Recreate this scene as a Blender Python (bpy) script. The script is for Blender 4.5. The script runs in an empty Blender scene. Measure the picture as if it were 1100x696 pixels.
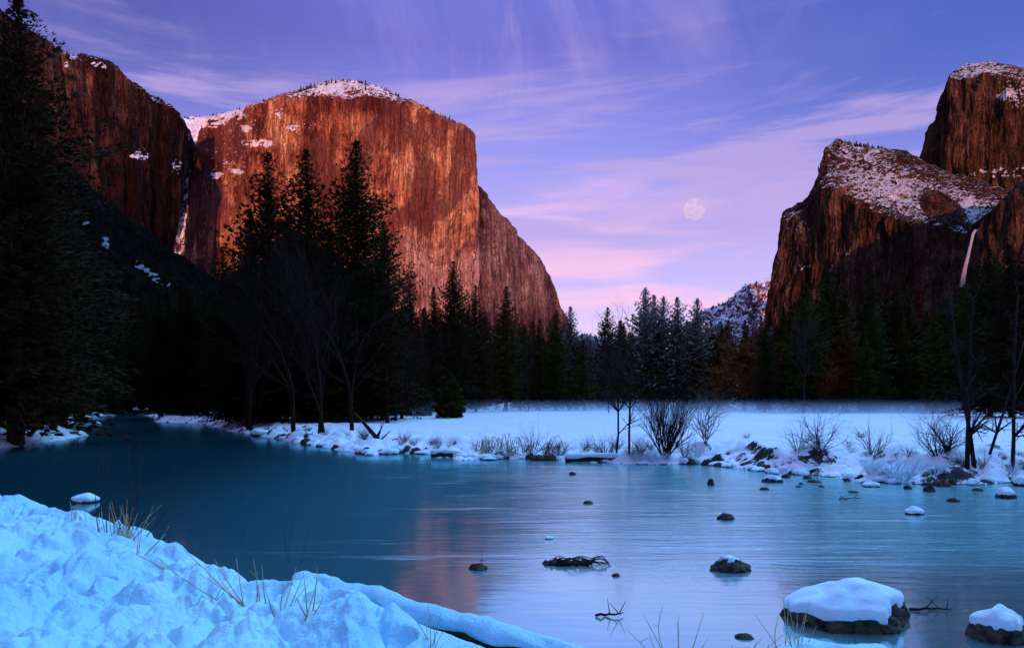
import bpy, math, random
import numpy as np
from mathutils import Vector, Matrix

R = math.radians
scene = bpy.context.scene
COL = scene.collection
rng = random.Random(7)

# ------------------------------------------------------------------ camera model
F = 733.0            # focal length in photo pixels (photo 1100 x 696)
CX, CY = 550.0, 430.0  # vertical centre line / horizon row
CAMZ = 3.0

def P(px, py, Y):
    return ((px - CX) / F * Y, Y, CAMZ - (py - CY) / F * Y)

def on_level(px, py, z=0.0):
    Y = (CAMZ - z) * F / (py - CY)
    return ((px - CX) / F * Y, Y)

def lin(r, g, b):
    f = lambda c: (c / 255.0) / 12.92 if c <= 10.3 else (((c / 255.0) + 0.055) / 1.055) ** 2.4
    return (f(r), f(g), f(b), 1.0)

# ------------------------------------------------------------------ numpy noise
_prm = np.random.RandomState(3).permutation(256)
_prm = np.concatenate([_prm, _prm, _prm])
_grd = np.random.RandomState(5).normal(size=(256, 3))
_grd /= np.linalg.norm(_grd, axis=1)[:, None]

def pn(x, y, z=0.0):
    x, y, z = np.broadcast_arrays(np.asarray(x, float), np.asarray(y, float), np.asarray(z, float))
    xi, yi, zi = np.floor(x).astype(int), np.floor(y).astype(int), np.floor(z).astype(int)
    xf, yf, zf = x - xi, y - yi, z - zi
    u, v, w = [t * t * t * (t * (t * 6 - 15) + 10) for t in (xf, yf, zf)]
    xi, yi, zi = xi & 255, yi & 255, zi & 255
    def g(a, b, c):
        h = _prm[_prm[_prm[(xi + a) & 255] + ((yi + b) & 255)] + ((zi + c) & 255)]
        q = _grd[h]
        return q[..., 0] * (xf - a) + q[..., 1] * (yf - b) + q[..., 2] * (zf - c)
    l = lambda t, a, b: a + t * (b - a)
    return 1.5 * l(w, l(v, l(u, g(0, 0, 0), g(1, 0, 0)), l(u, g(0, 1, 0), g(1, 1, 0))),
                   l(v, l(u, g(0, 0, 1), g(1, 0, 1)), l(u, g(0, 1, 1), g(1, 1, 1))))

def fbm(x, y, z=0.0, o=4, gain=0.5):
    s, a, f = 0, 1.0, 1.0
    for i in range(o):
        s = s + a * pn(np.asarray(x) * f + 17.3 * i, np.asarray(y) * f + 5.1 * i, np.asarray(z) * f)
        a *= gain; f *= 2.03
    return s

def sstep(a, b, x):
    t = np.clip((np.asarray(x, float) - a) / (b - a), 0, 1)
    return t * t * (3 - 2 * t)

# ------------------------------------------------------------------ mesh helpers
def mesh_from(name, V, faces, mats, smooth=True, attrs=None, midx=None):
    me = bpy.data.meshes.new(name)
    V = np.asarray(V, np.float32)
    if isinstance(faces, np.ndarray):
        k = faces.shape[1]; n = faces.shape[0]
        me.vertices.add(len(V)); me.vertices.foreach_set('co', V.ravel())
        me.loops.add(n * k); me.loops.foreach_set('vertex_index', faces.astype(np.int32).ravel())
        me.polygons.add(n)
        me.polygons.foreach_set('loop_start', np.arange(0, n * k, k, dtype=np.int32))
        me.polygons.foreach_set('loop_total', np.full(n, k, np.int32))
    else:
        me.from_pydata(V.tolist(), [], faces)
    for m in (mats if isinstance(mats, (list, tuple)) else [mats]):
        me.materials.append(m)
    if attrs:
        for k_, a in attrs.items():
            at = me.attributes.new(k_, 'FLOAT', 'POINT')
            at.data.foreach_set('value', np.asarray(a, np.float32).ravel())
    if midx is not None:
        me.polygons.foreach_set('material_index', np.asarray(midx, np.int32))
    me.polygons.foreach_set('use_smooth', np.full(len(me.polygons), smooth))
    me.update(); me.validate()
    return me

def link(name, me, parent=None, loc=None, rot=None):
    o = bpy.data.objects.new(name, me)
    COL.objects.link(o)
    if parent: o.parent = parent
    if loc is not None: o.location = loc
    if rot is not None: o.rotation_euler = rot
    return o

def tag(o, label=None, cat=None, group=None, kind=None):
    if label: o['label'] = label
    if cat: o['category'] = cat
    if group: o['group'] = group
    if kind: o['kind'] = kind
    return o

def empty(name, loc, label=None, cat=None, group=None):
    o = bpy.data.objects.new(name, None); COL.objects.link(o); o.location = loc
    o.empty_display_size = 0.3
    return tag(o, label, cat, group)

def grid_faces(nu, nv):
    i, j = np.meshgrid(np.arange(nu - 1), np.arange(nv - 1), indexing='ij')
    a = (i * nv + j).ravel()
    return np.stack([a, a + nv, a + nv + 1, a + 1], 1)

class MB:
    def __init__(s): s.v, s.f, s.m = [], [], []
    def tube(s, pts, rad, sides=5, mat=0):
        base = len(s.v); n = len(pts)
        prev = None
        for i in range(n):
            p = Vector(pts[i])
            d = (Vector(pts[min(i + 1, n - 1)]) - Vector(pts[max(i - 1, 0)]))
            d = d.normalized() if d.length > 1e-9 else Vector((0, 0, 1))
            if prev is None:
                a = d.orthogonal().normalized()
            else:
                a = prev - d * prev.dot(d)
                a = a.normalized() if a.length > 1e-6 else d.orthogonal().normalized()
            prev = a; b = d.cross(a)
            for k in range(sides):
                t = 2 * math.pi * k / sides
                q = p + (a * math.cos(t) + b * math.sin(t)) * rad[i]
                s.v.append((q.x, q.y, q.z))
        for i in range(n - 1):
            for k in range(sides):
                k2 = (k + 1) % sides
                s.f.append((base + i * sides + k, base + i * sides + k2, base + (i + 1) * sides + k2, base + (i + 1) * sides + k)); s.m.append(mat)
        s.f.append(tuple(base + (n - 1) * sides + k for k in range(sides))); s.m.append(mat)
        s.f.append(tuple(base + k for k in reversed(range(sides)))); s.m.append(mat)
    def mesh(s, name, mats, smooth=True):
        return mesh_from(name, s.v, s.f, mats, smooth, midx=s.m)

# ------------------------------------------------------------------ materials
def new_mat(name):
    m = bpy.data.materials.new(name); m.use_nodes = True
    nt = m.node_tree; nt.nodes.clear()
    out = nt.nodes.new('ShaderNodeOutputMaterial')
    return m, nt, out

class N:
    """tiny node builder"""
    def __init__(s, nt): s.nt = nt
    def add(s, t, ins=None, **kw):
        n = s.nt.nodes.new(t)
        for k, v in kw.items(): setattr(n, k, v)
        for k, v in (ins or {}).items():
            if isinstance(v, bpy.types.NodeSocket): s.nt.links.new(v, n.inputs[k])
            else: n.inputs[k].default_value = v
        return n
    def math(s, op, a, b=0.0, c=0.0, clamp=False):
        return s.add('ShaderNodeMath', {0: a, 1: b, 2: c}, operation=op, use_clamp=clamp).outputs[0]
    def vmath(s, op, a, b=(0, 0, 0)):
        return s.add('ShaderNodeVectorMath', {0: a, 1: b}, operation=op).outputs[0]
    def noise(s, vec, scale, detail=4.0, rough=0.5, dist=0.0):
        return s.add('ShaderNodeTexNoise', {'Vector': vec, 'Scale': scale, 'Detail': detail, 'Roughness': rough, 'Distortion': dist}).outputs['Fac']
    def mapr(s, v, a, b, c=0.0, d=1.0, smooth=True):
        n = s.add('ShaderNodeMapRange', {0: v, 1: a, 2: b, 3: c, 4: d}, interpolation_type='SMOOTHSTEP' if smooth else 'LINEAR')
        return n.outputs[0]
    def mix(s, f, a, b, mode='MIX'):
        n = s.nt.nodes.new('ShaderNodeMix'); n.data_type = 'RGBA'; n.blend_type = mode; n.clamp_factor = True; n.clamp_result = False
        for k, v in ((0, f), (6, a), (7, b)):
            if isinstance(v, bpy.types.NodeSocket): s.nt.links.new(v, n.inputs[k])
            else: n.inputs[k].default_value = v
        return n.outputs[2]
    def ramp(s, f, stops):
        n = s.nt.nodes.new('ShaderNodeValToRGB')
        s.nt.links.new(f, n.inputs[0])
        e = n.color_ramp.elements
        while len(e) > 1: e.remove(e[-1])
        e[0].position, e[0].color = stops[0]
        for p, c in stops[1:]:
            q = e.new(p); q.color = c
        return n.outputs[0]
    def link(s, a, b): s.nt.links.new(a, b)

def rock_wall_mat(name, stops, hs=0.02, vs=0.0022, snow=(0.62, 0.66, 0.85, 1), bump=6.0, th=0.55, patch=None, dark=0.55):
    m, nt, out = new_mat(name); n = N(nt)
    geo = n.add('ShaderNodeNewGeometry')
    pos = geo.outputs['Position']
    sc = n.vmath('MULTIPLY', pos, (1, 1, vs / hs))
    streak = n.noise(sc, hs, 8, 0.70, 0.5)
    streak2 = n.noise(n.vmath('MULTIPLY', pos, (1, 1, 0.06)), hs * 4.5, 7, 0.72, 0.5)
    iso = n.noise(pos, hs * 0.35, 6, 0.62, 0.8)
    fine = n.noise(n.vmath('MULTIPLY', pos, (1, 1, 0.22)), hs * 10, 5, 0.72)
    f = n.math('ADD', n.math('MULTIPLY', streak, 0.36), n.math('MULTIPLY', streak2, 0.22))
    f = n.math('ADD', f, n.math('MULTIPLY', iso, 0.42))
    f = n.mapr(f, 0.385, 0.615, 0, 1, False)
    wv = n.add('ShaderNodeTexNoise', {'Vector': pos, 'Scale': hs * 1.2, 'Detail': 5.0}).outputs['Color']
    wp = n.vmath('ADD', n.vmath('MULTIPLY', pos, (1, 1, 0.10)), n.vmath('MULTIPLY', wv, (0.9 / hs, 0.9 / hs, 0.30 / hs)))
    vor = n.add('ShaderNodeTexVoronoi', {'Vector': wp, 'Scale': hs * 0.75}, feature='DISTANCE_TO_EDGE').outputs['Distance']
    cell = n.add('ShaderNodeTexVoronoi', {'Vector': wp, 'Scale': hs * 0.75}, feature='F1').outputs['Color']
    cellv = n.add('ShaderNodeSeparateXYZ', {0: cell}).outputs[0]
    f = n.math('MULTIPLY_ADD', n.math('SUBTRACT', cellv, 0.5), 0.42, f)
    mot = n.noise(n.vmath('MULTIPLY', pos, (1, 1, 0.55)), hs * 4.5, 4, 0.75)
    f = n.math('MULTIPLY_ADD', n.math('SUBTRACT', mot, 0.5), 0.95, f)
    led = n.math('ABSOLUTE', n.math('SUBTRACT', n.noise(n.vmath('MULTIPLY', pos, (0.22, 0.22, 1)), hs * 1.5, 4, 0.6, 0.6), 0.5))
    ledge = n.math('MULTIPLY', n.mapr(led, 0.0, 0.018, 0.75, 0.0), n.mapr(mot, 0.44, 0.56))
    tone = n.add('ShaderNodeAttribute', attribute_name='tone').outputs['Fac']
    f = n.math('ADD', f, tone, clamp=True)
    col = n.ramp(f, stops)
    pale = n.add('ShaderNodeAttribute', attribute_name='pale').outputs['Fac']
    col = n.mix(n.math('MULTIPLY', pale, n.mapr(streak2, 0.3, 0.65, 0.45, 1.0)), col, (0.56, 0.36, 0.33, 1))
    # dark water stains and cracks
    stain = n.mapr(n.noise(sc, hs * 2.2, 6, 0.72, 0.8), 0.53, 0.64)
    col = n.mix(n.math('MULTIPLY', stain, dark), col, stops[0][1])
    crk = n.math('ABSOLUTE', n.math('SUBTRACT', n.noise(n.vmath('MULTIPLY', pos, (1, 1, 0.07)), hs * 2.6, 4, 0.62, 0.7), 0.5))
    crack = n.mapr(crk, 0.0, 0.020, 0.7, 0.0)
    crk2 = n.math('ABSOLUTE', n.math('SUBTRACT', n.noise(n.vmath('MULTIPLY', pos, (1, 1, 0.45)), hs * 1.1, 5, 0.65, 1.0), 0.5))
    crack = n.math('MAXIMUM', crack, n.mapr(crk2, 0.0, 0.012, 0.55, 0.0))
    crack = n.math('MAXIMUM', crack, n.math('MULTIPLY', n.mapr(vor, 0.0, 0.035, 0.8, 0.0), n.mapr(iso, 0.42, 0.58)))
    col = n.mix(crack, col, tuple(c * 0.3 for c in stops[0][1][:3]) + (1,))
    col = n.mix(ledge, col, tuple(c * 0.4 for c in stops[0][1][:3]) + (1,))
    if patch:
        pm = n.mapr(n.noise(n.vmath('MULTIPLY', pos, (1, 1, 0.5)), patch[1], 8, 0.68, 0.9), 0.49, 0.57)
        col = n.mix(n.math('MULTIPLY', pm, 0.8), col, patch[0])
    col = n.mix(n.math('MULTIPLY', n.mapr(fine, 0.40, 0.68), 0.35), col, tuple(c * 0.6 for c in stops[0][1][:3]) + (1,))
    # snow
    at = n.add('ShaderNodeAttribute', attribute_name='snow').outputs['Fac']
    nz = n.add('ShaderNodeSeparateXYZ', {0: geo.outputs['True Normal']}).outputs[2]
    sn1 = n.noise(n.vmath('MULTIPLY', pos, (1, 1, 1.8)), hs * 2.0, 7, 0.72, 0.4)
    sm = n.math('ADD', nz, n.math('MULTIPLY', n.math('SUBTRACT', sn1, 0.5), 2.6))
    sm = n.math('ADD', sm, at)
    sm = n.mapr(sm, th, th + 0.10)
    col = n.mix(sm, col, snow)
    bs = n.add('ShaderNodeBsdfPrincipled', {'Base Color': col, 'Roughness': 0.95, 'Specular IOR Level': 0.02})
    hh = n.math('ADD', n.math('MULTIPLY', streak2, 1.0), n.math('MULTIPLY', fine, 0.5))
    hh = n.math('SUBTRACT', hh, n.math('MULTIPLY', crack, 0.9))
    hh = n.math('ADD', hh, n.math('MULTIPLY', cellv, 0.5))
    hh = n.math('ADD', hh, n.math('MULTIPLY', mot, 0.8))
    bp = n.add('ShaderNodeBump', {'Height': hh, 'Strength': 0.9, 'Distance': bump})
    n.link(bp.outputs[0], bs.inputs['Normal'])
    n.link(bs.outputs[0], out.inputs[0])
    return m

def snow_mat(name, c1, c2, soil=None, scale=1.0, bump=0.03, sth=0.72, soil_amt=1.0):
    m, nt, out = new_mat(name); n = N(nt)
    geo = n.add('ShaderNodeNewGeometry'); pos = geo.outputs['Position']
    big = n.noise(pos, 0.35 * scale, 4, 0.6)
    fine = n.noise(pos, 9.0 * scale, 5, 0.65)
    grain = n.noise(pos, 60.0 * scale, 2, 0.6)
    col = n.mix(n.mapr(big, 0.35, 0.68), c1, c2)
    rough = 0.55
    if soil:
        nz = n.add('ShaderNodeSeparateXYZ', {0: geo.outputs['True Normal']}).outputs[2]
        k = n.math('ADD', nz, n.math('MULTIPLY', n.math('SUBTRACT', n.noise(pos, 1.9, 6, 0.75), 0.5), 1.25))
        at = n.add('ShaderNodeAttribute', attribute_name='soil').outputs['Fac']
        k = n.math('SUBTRACT', k, at)
        sm = n.mapr(k, sth - 0.1, sth, 1.0 * soil_amt, 0.0)
        sc = n.mix(n.mapr(n.noise(pos, 5.0, 4, 0.7), 0.3, 0.7), soil, tuple(c * 0.35 for c in soil[:3]) + (1,))
        col = n.mix(sm, col, sc)
    bs = n.add('ShaderNodeBsdfPrincipled', {'Base Color': col, 'Roughness': rough, 'Specular IOR Level': 0.25})
    h = n.math('ADD', n.math('MULTIPLY', fine, 1.0), n.math('ADD', n.math('MULTIPLY', grain, 0.16), n.math('MULTIPLY', n.noise(pos, 3.2 * scale, 3, 0.6), 0.6)))
    bp = n.add('ShaderNodeBump', {'Height': h, 'Strength': 0.6, 'Distance': bump})
    n.link(bp.outputs[0], bs.inputs['Normal']); n.link(bs.outputs[0], out.inputs[0])
    return m

def simple_mat(name, ca, cb, scale=3.0, rough=0.85, bump=0.0, stretch=(1, 1, 1), spec=0.06, obj_var=0.0):
    m, nt, out = new_mat(name); n = N(nt)
    tc = n.add('ShaderNodeTexCoord').outputs['Object']
    v = n.noise(n.vmath('MULTIPLY', tc, stretch), scale, 5, 0.65)
    col = n.mix(n.mapr(v, 0.3, 0.7), ca, cb)
    if obj_var:
        rnd = n.add('ShaderNodeObjectInfo').outputs['Random']
        col = n.mix(1.0, col, n.add('ShaderNodeCombineXYZ', {0: n.mapr(rnd, 0, 1, 1 - obj_var, 1 + obj_var, False), 1: n.mapr(rnd, 0, 1, 1 + obj_var * .5, 1 - obj_var * .5, False), 2: 1.0}).outputs[0], 'MULTIPLY')
    bs = n.add('ShaderNodeBsdfPrincipled', {'Base Color': col, 'Roughness': rough, 'Specular IOR Level': spec})
    if bump:
        bp = n.add('ShaderNodeBump', {'Height': v, 'Strength': 0.8, 'Distance': bump})
        n.link(bp.outputs[0], bs.inputs['Normal'])
    n.link(bs.outputs[0], out.inputs[0])
    return m

M = {}
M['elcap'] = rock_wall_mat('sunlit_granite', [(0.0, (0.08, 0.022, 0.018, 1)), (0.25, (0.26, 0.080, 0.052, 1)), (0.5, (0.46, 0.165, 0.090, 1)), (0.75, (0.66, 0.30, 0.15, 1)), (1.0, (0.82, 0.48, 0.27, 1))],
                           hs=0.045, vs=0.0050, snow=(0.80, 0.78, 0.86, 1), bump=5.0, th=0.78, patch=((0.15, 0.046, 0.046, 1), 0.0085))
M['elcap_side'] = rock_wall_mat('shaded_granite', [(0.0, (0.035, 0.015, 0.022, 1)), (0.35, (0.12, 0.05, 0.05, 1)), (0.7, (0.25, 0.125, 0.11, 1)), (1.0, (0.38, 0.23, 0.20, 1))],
                                hs=0.040, vs=0.0035, bump=5.0, th=1.1)  # darker copy of the granite, the side wall's shade put into the colour
M['left_cliff'] = rock_wall_mat('shaded_red_brown_granite', [(0.0, (0.010, 0.005, 0.005, 1)), (0.4, (0.042, 0.016, 0.014, 1)), (0.75, (0.090, 0.036, 0.028, 1)), (1.0, (0.17, 0.078, 0.050, 1))],
                                hs=0.050, vs=0.004, bump=4.5, th=0.80)  # rock colour darkened to carry the left cliff's shade
M['right_cliff'] = rock_wall_mat('shaded_brown_granite', [(0.0, (0.012, 0.006, 0.004, 1)), (0.35, (0.048, 0.023, 0.015, 1)), (0.7, (0.105, 0.050, 0.030, 1)), (1.0, (0.20, 0.098, 0.056, 1))],
                                 hs=0.060, vs=0.007, snow=(0.58, 0.58, 0.66, 1), bump=4.0, th=0.80)  # rock and snow colours lowered to stand for shade on the right cliffs
M['far_slope'] = rock_wall_mat('snowy_far_granite', [(0.0, (0.05, 0.035, 0.06, 1)), (0.4, (0.16, 0.10, 0.12, 1)), (0.75, (0.28, 0.17, 0.17, 1)), (1.0, (0.36, 0.24, 0.22, 1))],
                               hs=0.012, vs=0.004, snow=(0.88, 0.82, 0.92, 1), bump=6.0, th=0.12)
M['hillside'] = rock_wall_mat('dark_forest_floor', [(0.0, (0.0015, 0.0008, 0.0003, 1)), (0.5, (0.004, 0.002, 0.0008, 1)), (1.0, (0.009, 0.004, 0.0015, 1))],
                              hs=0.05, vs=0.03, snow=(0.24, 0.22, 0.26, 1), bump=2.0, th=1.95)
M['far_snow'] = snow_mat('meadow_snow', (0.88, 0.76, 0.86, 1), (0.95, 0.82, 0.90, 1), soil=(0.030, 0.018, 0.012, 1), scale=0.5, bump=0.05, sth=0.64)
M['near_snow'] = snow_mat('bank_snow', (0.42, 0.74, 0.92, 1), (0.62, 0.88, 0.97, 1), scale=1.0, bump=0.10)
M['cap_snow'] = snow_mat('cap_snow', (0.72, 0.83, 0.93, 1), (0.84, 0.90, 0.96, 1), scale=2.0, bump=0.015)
M['bark'] = simple_mat('bark', (0.04, 0.020, 0.013, 1), (0.13, 0.060, 0.038, 1), 4.0, 0.95, 0.04, (1, 1, 0.2))
M['bare_bark'] = simple_mat('bare_bark', (0.016, 0.010, 0.008, 1), (0.050, 0.030, 0.022, 1), 5.0, 0.95, 0.01, (1, 1, 0.3))
M['pale_bark'] = simple_mat('pale_bark', (0.10, 0.075, 0.06, 1), (0.28, 0.21, 0.15, 1), 5.0, 0.95, 0.01, (1, 1, 0.3))
M['red_twig'] = simple_mat('red_twig', (0.014, 0.006, 0.004, 1), (0.034, 0.014, 0.009, 1), 3.0)
M['needles'] = simple_mat('needles', (0.026, 0.018, 0.003, 1), (0.115, 0.070, 0.010, 1), 0.7, 0.8, obj_var=0.45)
M['needles_dark'] = simple_mat('needles_dark', (0.010, 0.0065, 0.0015, 1), (0.046, 0.027, 0.006, 1), 0.6, 0.85, obj_var=0.5)
M['needles_green'] = simple_mat('needles_green', (0.020, 0.024, 0.004, 1), (0.075, 0.078, 0.014, 1), 1.2, 0.8, obj_var=0.3)
M['needles_snow'] = simple_mat('frosted_needles', (0.20, 0.17, 0.15, 1), (0.62, 0.54, 0.52, 1), 1.5, 0.7)
M['rust'] = simple_mat('rust_leaves', (0.10, 0.026, 0.008, 1), (0.24, 0.065, 0.018, 1), 0.8, 0.85)
M['red_needles'] = simple_mat('red_needles', (0.12, 0.014, 0.008, 1), (0.30, 0.040, 0.018, 1), 0.8, 0.85)
M['rock'] = simple_mat('river_rock', (0.012, 0.009, 0.007, 1), (0.12, 0.085, 0.058, 1), 7.0, 0.6, 0.05)
M['straw'] = simple_mat('straw', (0.38, 0.24, 0.10, 1), (0.72, 0.50, 0.24, 1), 6.0, 0.8)
M['dark_stem'] = simple_mat('dark_stem', (0.04, 0.016, 0.016, 1), (0.09, 0.035, 0.03, 1), 6.0, 0.8)
M['bramble'] = simple_mat('bramble', (0.22, 0.16, 0.06, 1), (0.50, 0.38, 0.16, 1), 4.0, 0.8)
M['log'] = simple_mat('log_bark', (0.02, 0.011, 0.007, 1), (0.10, 0.05, 0.025, 1), 3.0, 0.9, 0.03, (0.2, 1, 1))
M['rim_tree'] = simple_mat('rim_trees', (0.012, 0.010, 0.010, 1), (0.035, 0.025, 0.020, 1), 0.1, 0.9)

# ------------------------------------------------------------------ polygons of the river
def sdf_poly(X, Y, poly, closed=True):
    """signed distance: negative inside"""
    X = np.asarray(X, float); Y = np.asarray(Y, float)
    d = np.full(X.shape, 1e18); inside = np.zeros(X.shape, bool)
    n = len(poly)
    for i in range(n if closed else n - 1):
        x1, y1 = poly[i]; x2, y2 = poly[(i + 1) % n]
        dx, dy = x2 - x1, y2 - y1
        t = np.clip(((X - x1) * dx + (Y - y1) * dy) / (dx * dx + dy * dy + 1e-12), 0, 1)
        d = np.minimum(d, (X - x1 - t * dx) ** 2 + (Y - y1 - t * dy) ** 2)
        if y1 != y2:
            c = ((y1 > Y) != (y2 > Y)) & (X < dx * (Y - y1) / dy + x1)
            inside ^= c
    return np.sqrt(d) * np.where(inside, -1, 1)

far_px = [(60, 459), (85, 452), (112, 447.5), (140, 445.5), (165, 447), (165, 453), (207, 454.5), (226, 457), (246, 463), (275, 467), (300, 472), (340, 479),
          (375, 485), (400, 489), (430, 486), (470, 488), (500, 494), (560, 493), (600, 495), (640, 496), (700, 499), (760, 499),
          (810, 506), (850, 509), (900, 513), (930, 517), (1000, 521), (1050, 521), (1100, 517)]
FAR = [on_level(*p) for p in far_px]
NZ = 0.42
near_px = [(0, 531), (20, 535), (60, 539), (90, 546), (120, 553), (136, 558), (155, 556), (166, 562), (186, 576), (205, 584), (216, 593), (236, 597), (251, 607),
           (270, 616), (292, 619), (312, 620), (324, 611), (340, 611), (358, 620), (400, 634), (450, 650), (500, 664), (550, 678), (600, 690), (630, 700)]
NEAR = [on_level(p[0], p[1], NZ) for p in near_px]
NEAR_TAIL = [on_level(690, 720, 0.3), on_level(760, 708, 0.15), on_level(822, 694, 0.15), on_level(850, 686, 0.15), on_level(900, 685, 0.15), on_level(960, 692, 0.15), on_level(1000, 712, 0.15), on_level(1060, 760, 0.1)]
RIVER = [(-45, 34), (-33, 37), (-32, 44), (-36, 58)] + FAR + [(32, 24), (70, 22), (70, 2), (12, 4.2)] + list(reversed(NEAR_TAIL)) + list(reversed(NEAR)) + [(-24, 23), (-40, 27)]
NEARPOLY = [(-60, 36), (-40, 27), (-24, 22.2)] + NEAR + NEAR_TAIL + [(12, 4.0), (40, -2), (40, -40), (-60, -40)]

def ground_h(X, Y):
    X = np.asarray(X, float); Y = np.asarray(Y, float)
    d = sdf_poly(X, Y, RIVER)
    dn = -sdf_poly(X, Y, NEARPOLY)
    r = np.hypot(X, Y)
    d = d + (0.35 * pn(X / 1.6, Y / 1.6) + 0.5 * pn(X / 5, Y / 5, 3.1)) * sstep(200, 60, Y) * sstep(9, 20, Y)
    B = 0.55 + 0.18 * pn(X / 7, Y / 7, 9.0) + 0.42 * sstep(6, 13, X) * sstep(45, 25, Y)
    cut = sstep(-0.25, 0.35, pn(X / 3.0, Y / 3.0, 4.4))
    w = 1.9 + 4.5 * (1 - cut)
    h = np.where(d < 0, np.maximum(-0.9, d * 0.5 - 0.06), B * sstep(0, 1, d / w) + 0.03)
    near_bank = np.exp(-np.maximum(d, 0) / 7.0)
    lump = np.abs(pn(X / 1.3, Y / 1.3, 2.2)) * 0.52 + np.abs(pn(X / 0.6, Y / 0.6, 7.7)) * 0.30
    h = h + np.where(d > 0, lump * near_bank * sstep(0, 0.6, d) * sstep(300, 80, r), 0)
    h = h + np.where(d > 0, (1.0 - B) * sstep(4, 45, d), 0)
    h = h + np.where(d > 0, 0.05 * pn(X / 9, Y / 9, 1.0) * sstep(2, 10, d), 0)
    h = np.where(dn > -0.6, -0.7 + 1.1 * sstep(2.5, 9, dn), h)
    # far left ground rises towards the slope
    return h

def gh(x, y): return float(ground_h(np.array([x]), np.array([y]))[0])

def build_ground():
    a1 = np.linspace(R(-44), R(44), 760)
    a2 = np.linspace(R(44), R(360 - 44), 70)[1:-1]
    ang = np.concatenate([a1, a2])
    r = [3.0]
    while r[-1] < 9000:
        q = r[-1]
        r.append(q + (0.35 if q < 20 else 0.16 if q < 36 else 0.0055 * q if q < 180 else 0.06 * q))
    r = np.array(r); r = np.concatenate([[0.01], r])
    A, RR = np.meshgrid(ang, r, indexing='ij')
    X, Y = RR * np.sin(A), RR * np.cos(A)
    Z = ground_h(X, Y)
    nu, nv = X.shape
    V = np.stack([X, Y, Z], -1).reshape(-1, 3)
    f = grid_faces(nu, nv)
    j = np.arange(nv - 1); a = (nu - 1) * nv + j
    f = np.concatenate([f, np.stack([a, j, j + 1, a + 1], 1)])
    # soil shows on cut banks of the right-hand far bank and under the forest
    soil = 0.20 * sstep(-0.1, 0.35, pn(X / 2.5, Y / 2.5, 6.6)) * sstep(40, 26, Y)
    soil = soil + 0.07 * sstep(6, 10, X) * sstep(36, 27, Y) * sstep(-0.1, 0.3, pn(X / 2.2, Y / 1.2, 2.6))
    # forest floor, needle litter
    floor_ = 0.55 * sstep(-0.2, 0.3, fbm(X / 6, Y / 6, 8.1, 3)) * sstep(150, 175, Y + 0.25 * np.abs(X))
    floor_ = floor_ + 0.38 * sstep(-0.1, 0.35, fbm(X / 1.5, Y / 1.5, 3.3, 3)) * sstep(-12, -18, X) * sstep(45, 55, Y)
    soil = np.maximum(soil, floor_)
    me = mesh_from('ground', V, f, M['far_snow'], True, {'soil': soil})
    o = link('ground', me); tag(o, 'snow covered meadow and far river banks with dark soil cuts', kind='structure')

def near_h(X, Y):
    d = -sdf_poly(X, Y, NEARPOLY)
    d = d + 0.16 * pn(X / 0.9, Y / 0.9, 5.0) + 0.09 * pn(X / 0.35, Y / 0.35, 1.5)
    e = np.clip(d + 0.12, 0, None)
    h = -0.55 + 0.97 * (1 - np.exp(-e / 0.13)) * sstep(-0.15, 0.1, d)
    right = sstep(-1.5, 1.0, X)
    amp = sstep(-0.05, 0.7, d)
    base = 0.075 * np.clip(d, 0, 9) * (1 - 0.4 * right)
    wx = X + 0.25 * pn(X / 0.8, Y / 0.8, 11.0); wy = Y + 0.25 * pn(X / 0.8, Y / 0.8, 13.0)
    md = np.clip(0.85 + 1.1 * pn(X / 1.9, Y / 1.9, 31.0), 0.12, 1.3)
    md2 = np.clip(0.85 + 1.1 * pn(X / 1.3, Y / 1.3, 37.0), 0.1, 1.4)
    lump = 0.55 * np.abs(pn(wx / 1.3, wy / 1.5, 2.0)) * md2 + 0.26 * md * np.abs(pn(wx / 0.52, wy / 0.60, 4.0)) + 0.15 * md2 * np.abs(pn(wx / 0.24, wy / 0.28, 6.0))
    lump = lump + 0.16 * pn(X / 2.6, Y / 2.6, 8.0) + 0.045 * md * np.abs(pn(X / 0.11, Y / 0.12, 3.0)) + 0.03 * sstep(0.0, 0.12, pn(wx / 0.6, wy / 0.5, 51.0))
    # trodden dimples
    dim = sstep(0.22, 0.5, pn(wx / 0.42, wy / 0.60, 21.0)) * 0.22
    h = h + base * 1.0 + amp * (lump - 0.20 - dim) * (1 - 0.45 * right) - 0.27 * right * (1 - 0.45 * sstep(1.8, 2.8, X))
    return h, d

def nh(x, y): return float(near_h(np.array([x]), np.array([y]))[0][0])

def build_near():
    a1 = np.linspace(R(-43), R(40), 1000)
    a2 = np.linspace(R(40), R(360 - 43), 60)[1:-1]
    ang = np.concatenate([a1, a2])
    r = [3.2]
    while r[-1] < 45:
        q = r[-1]; r.append(q + (max(0.03, 0.0058 * q) if q < 24 else 0.12 * q * 0.4))
    r = np.concatenate([[0.01, 0.8, 1.6, 2.4], r])
    A, RR = np.meshgrid(ang, r, indexing='ij')
    X, Y = RR * np.sin(A), RR * np.cos(A)
    H, d = near_h(X, Y)
    nu, nv = X.shape
    V = np.stack([X, Y, H], -1).reshape(-1, 3)
    f = grid_faces(nu, nv)
    j = np.arange(nv - 1); a = (nu - 1) * nv + j
    f = np.concatenate([f, np.stack([a, j, j + 1, a + 1], 1)])
    keep = (V[f, 2].max(1) > -0.45)
    f = f[keep]
    used = np.unique(f); mp = np.full(len(V), -1); mp[used] = np.arange(len(used))
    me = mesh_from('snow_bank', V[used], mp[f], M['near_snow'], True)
    o = link('snow_bank', me); tag(o, 'lumpy blue snow covering the near river bank', kind='structure')

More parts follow.
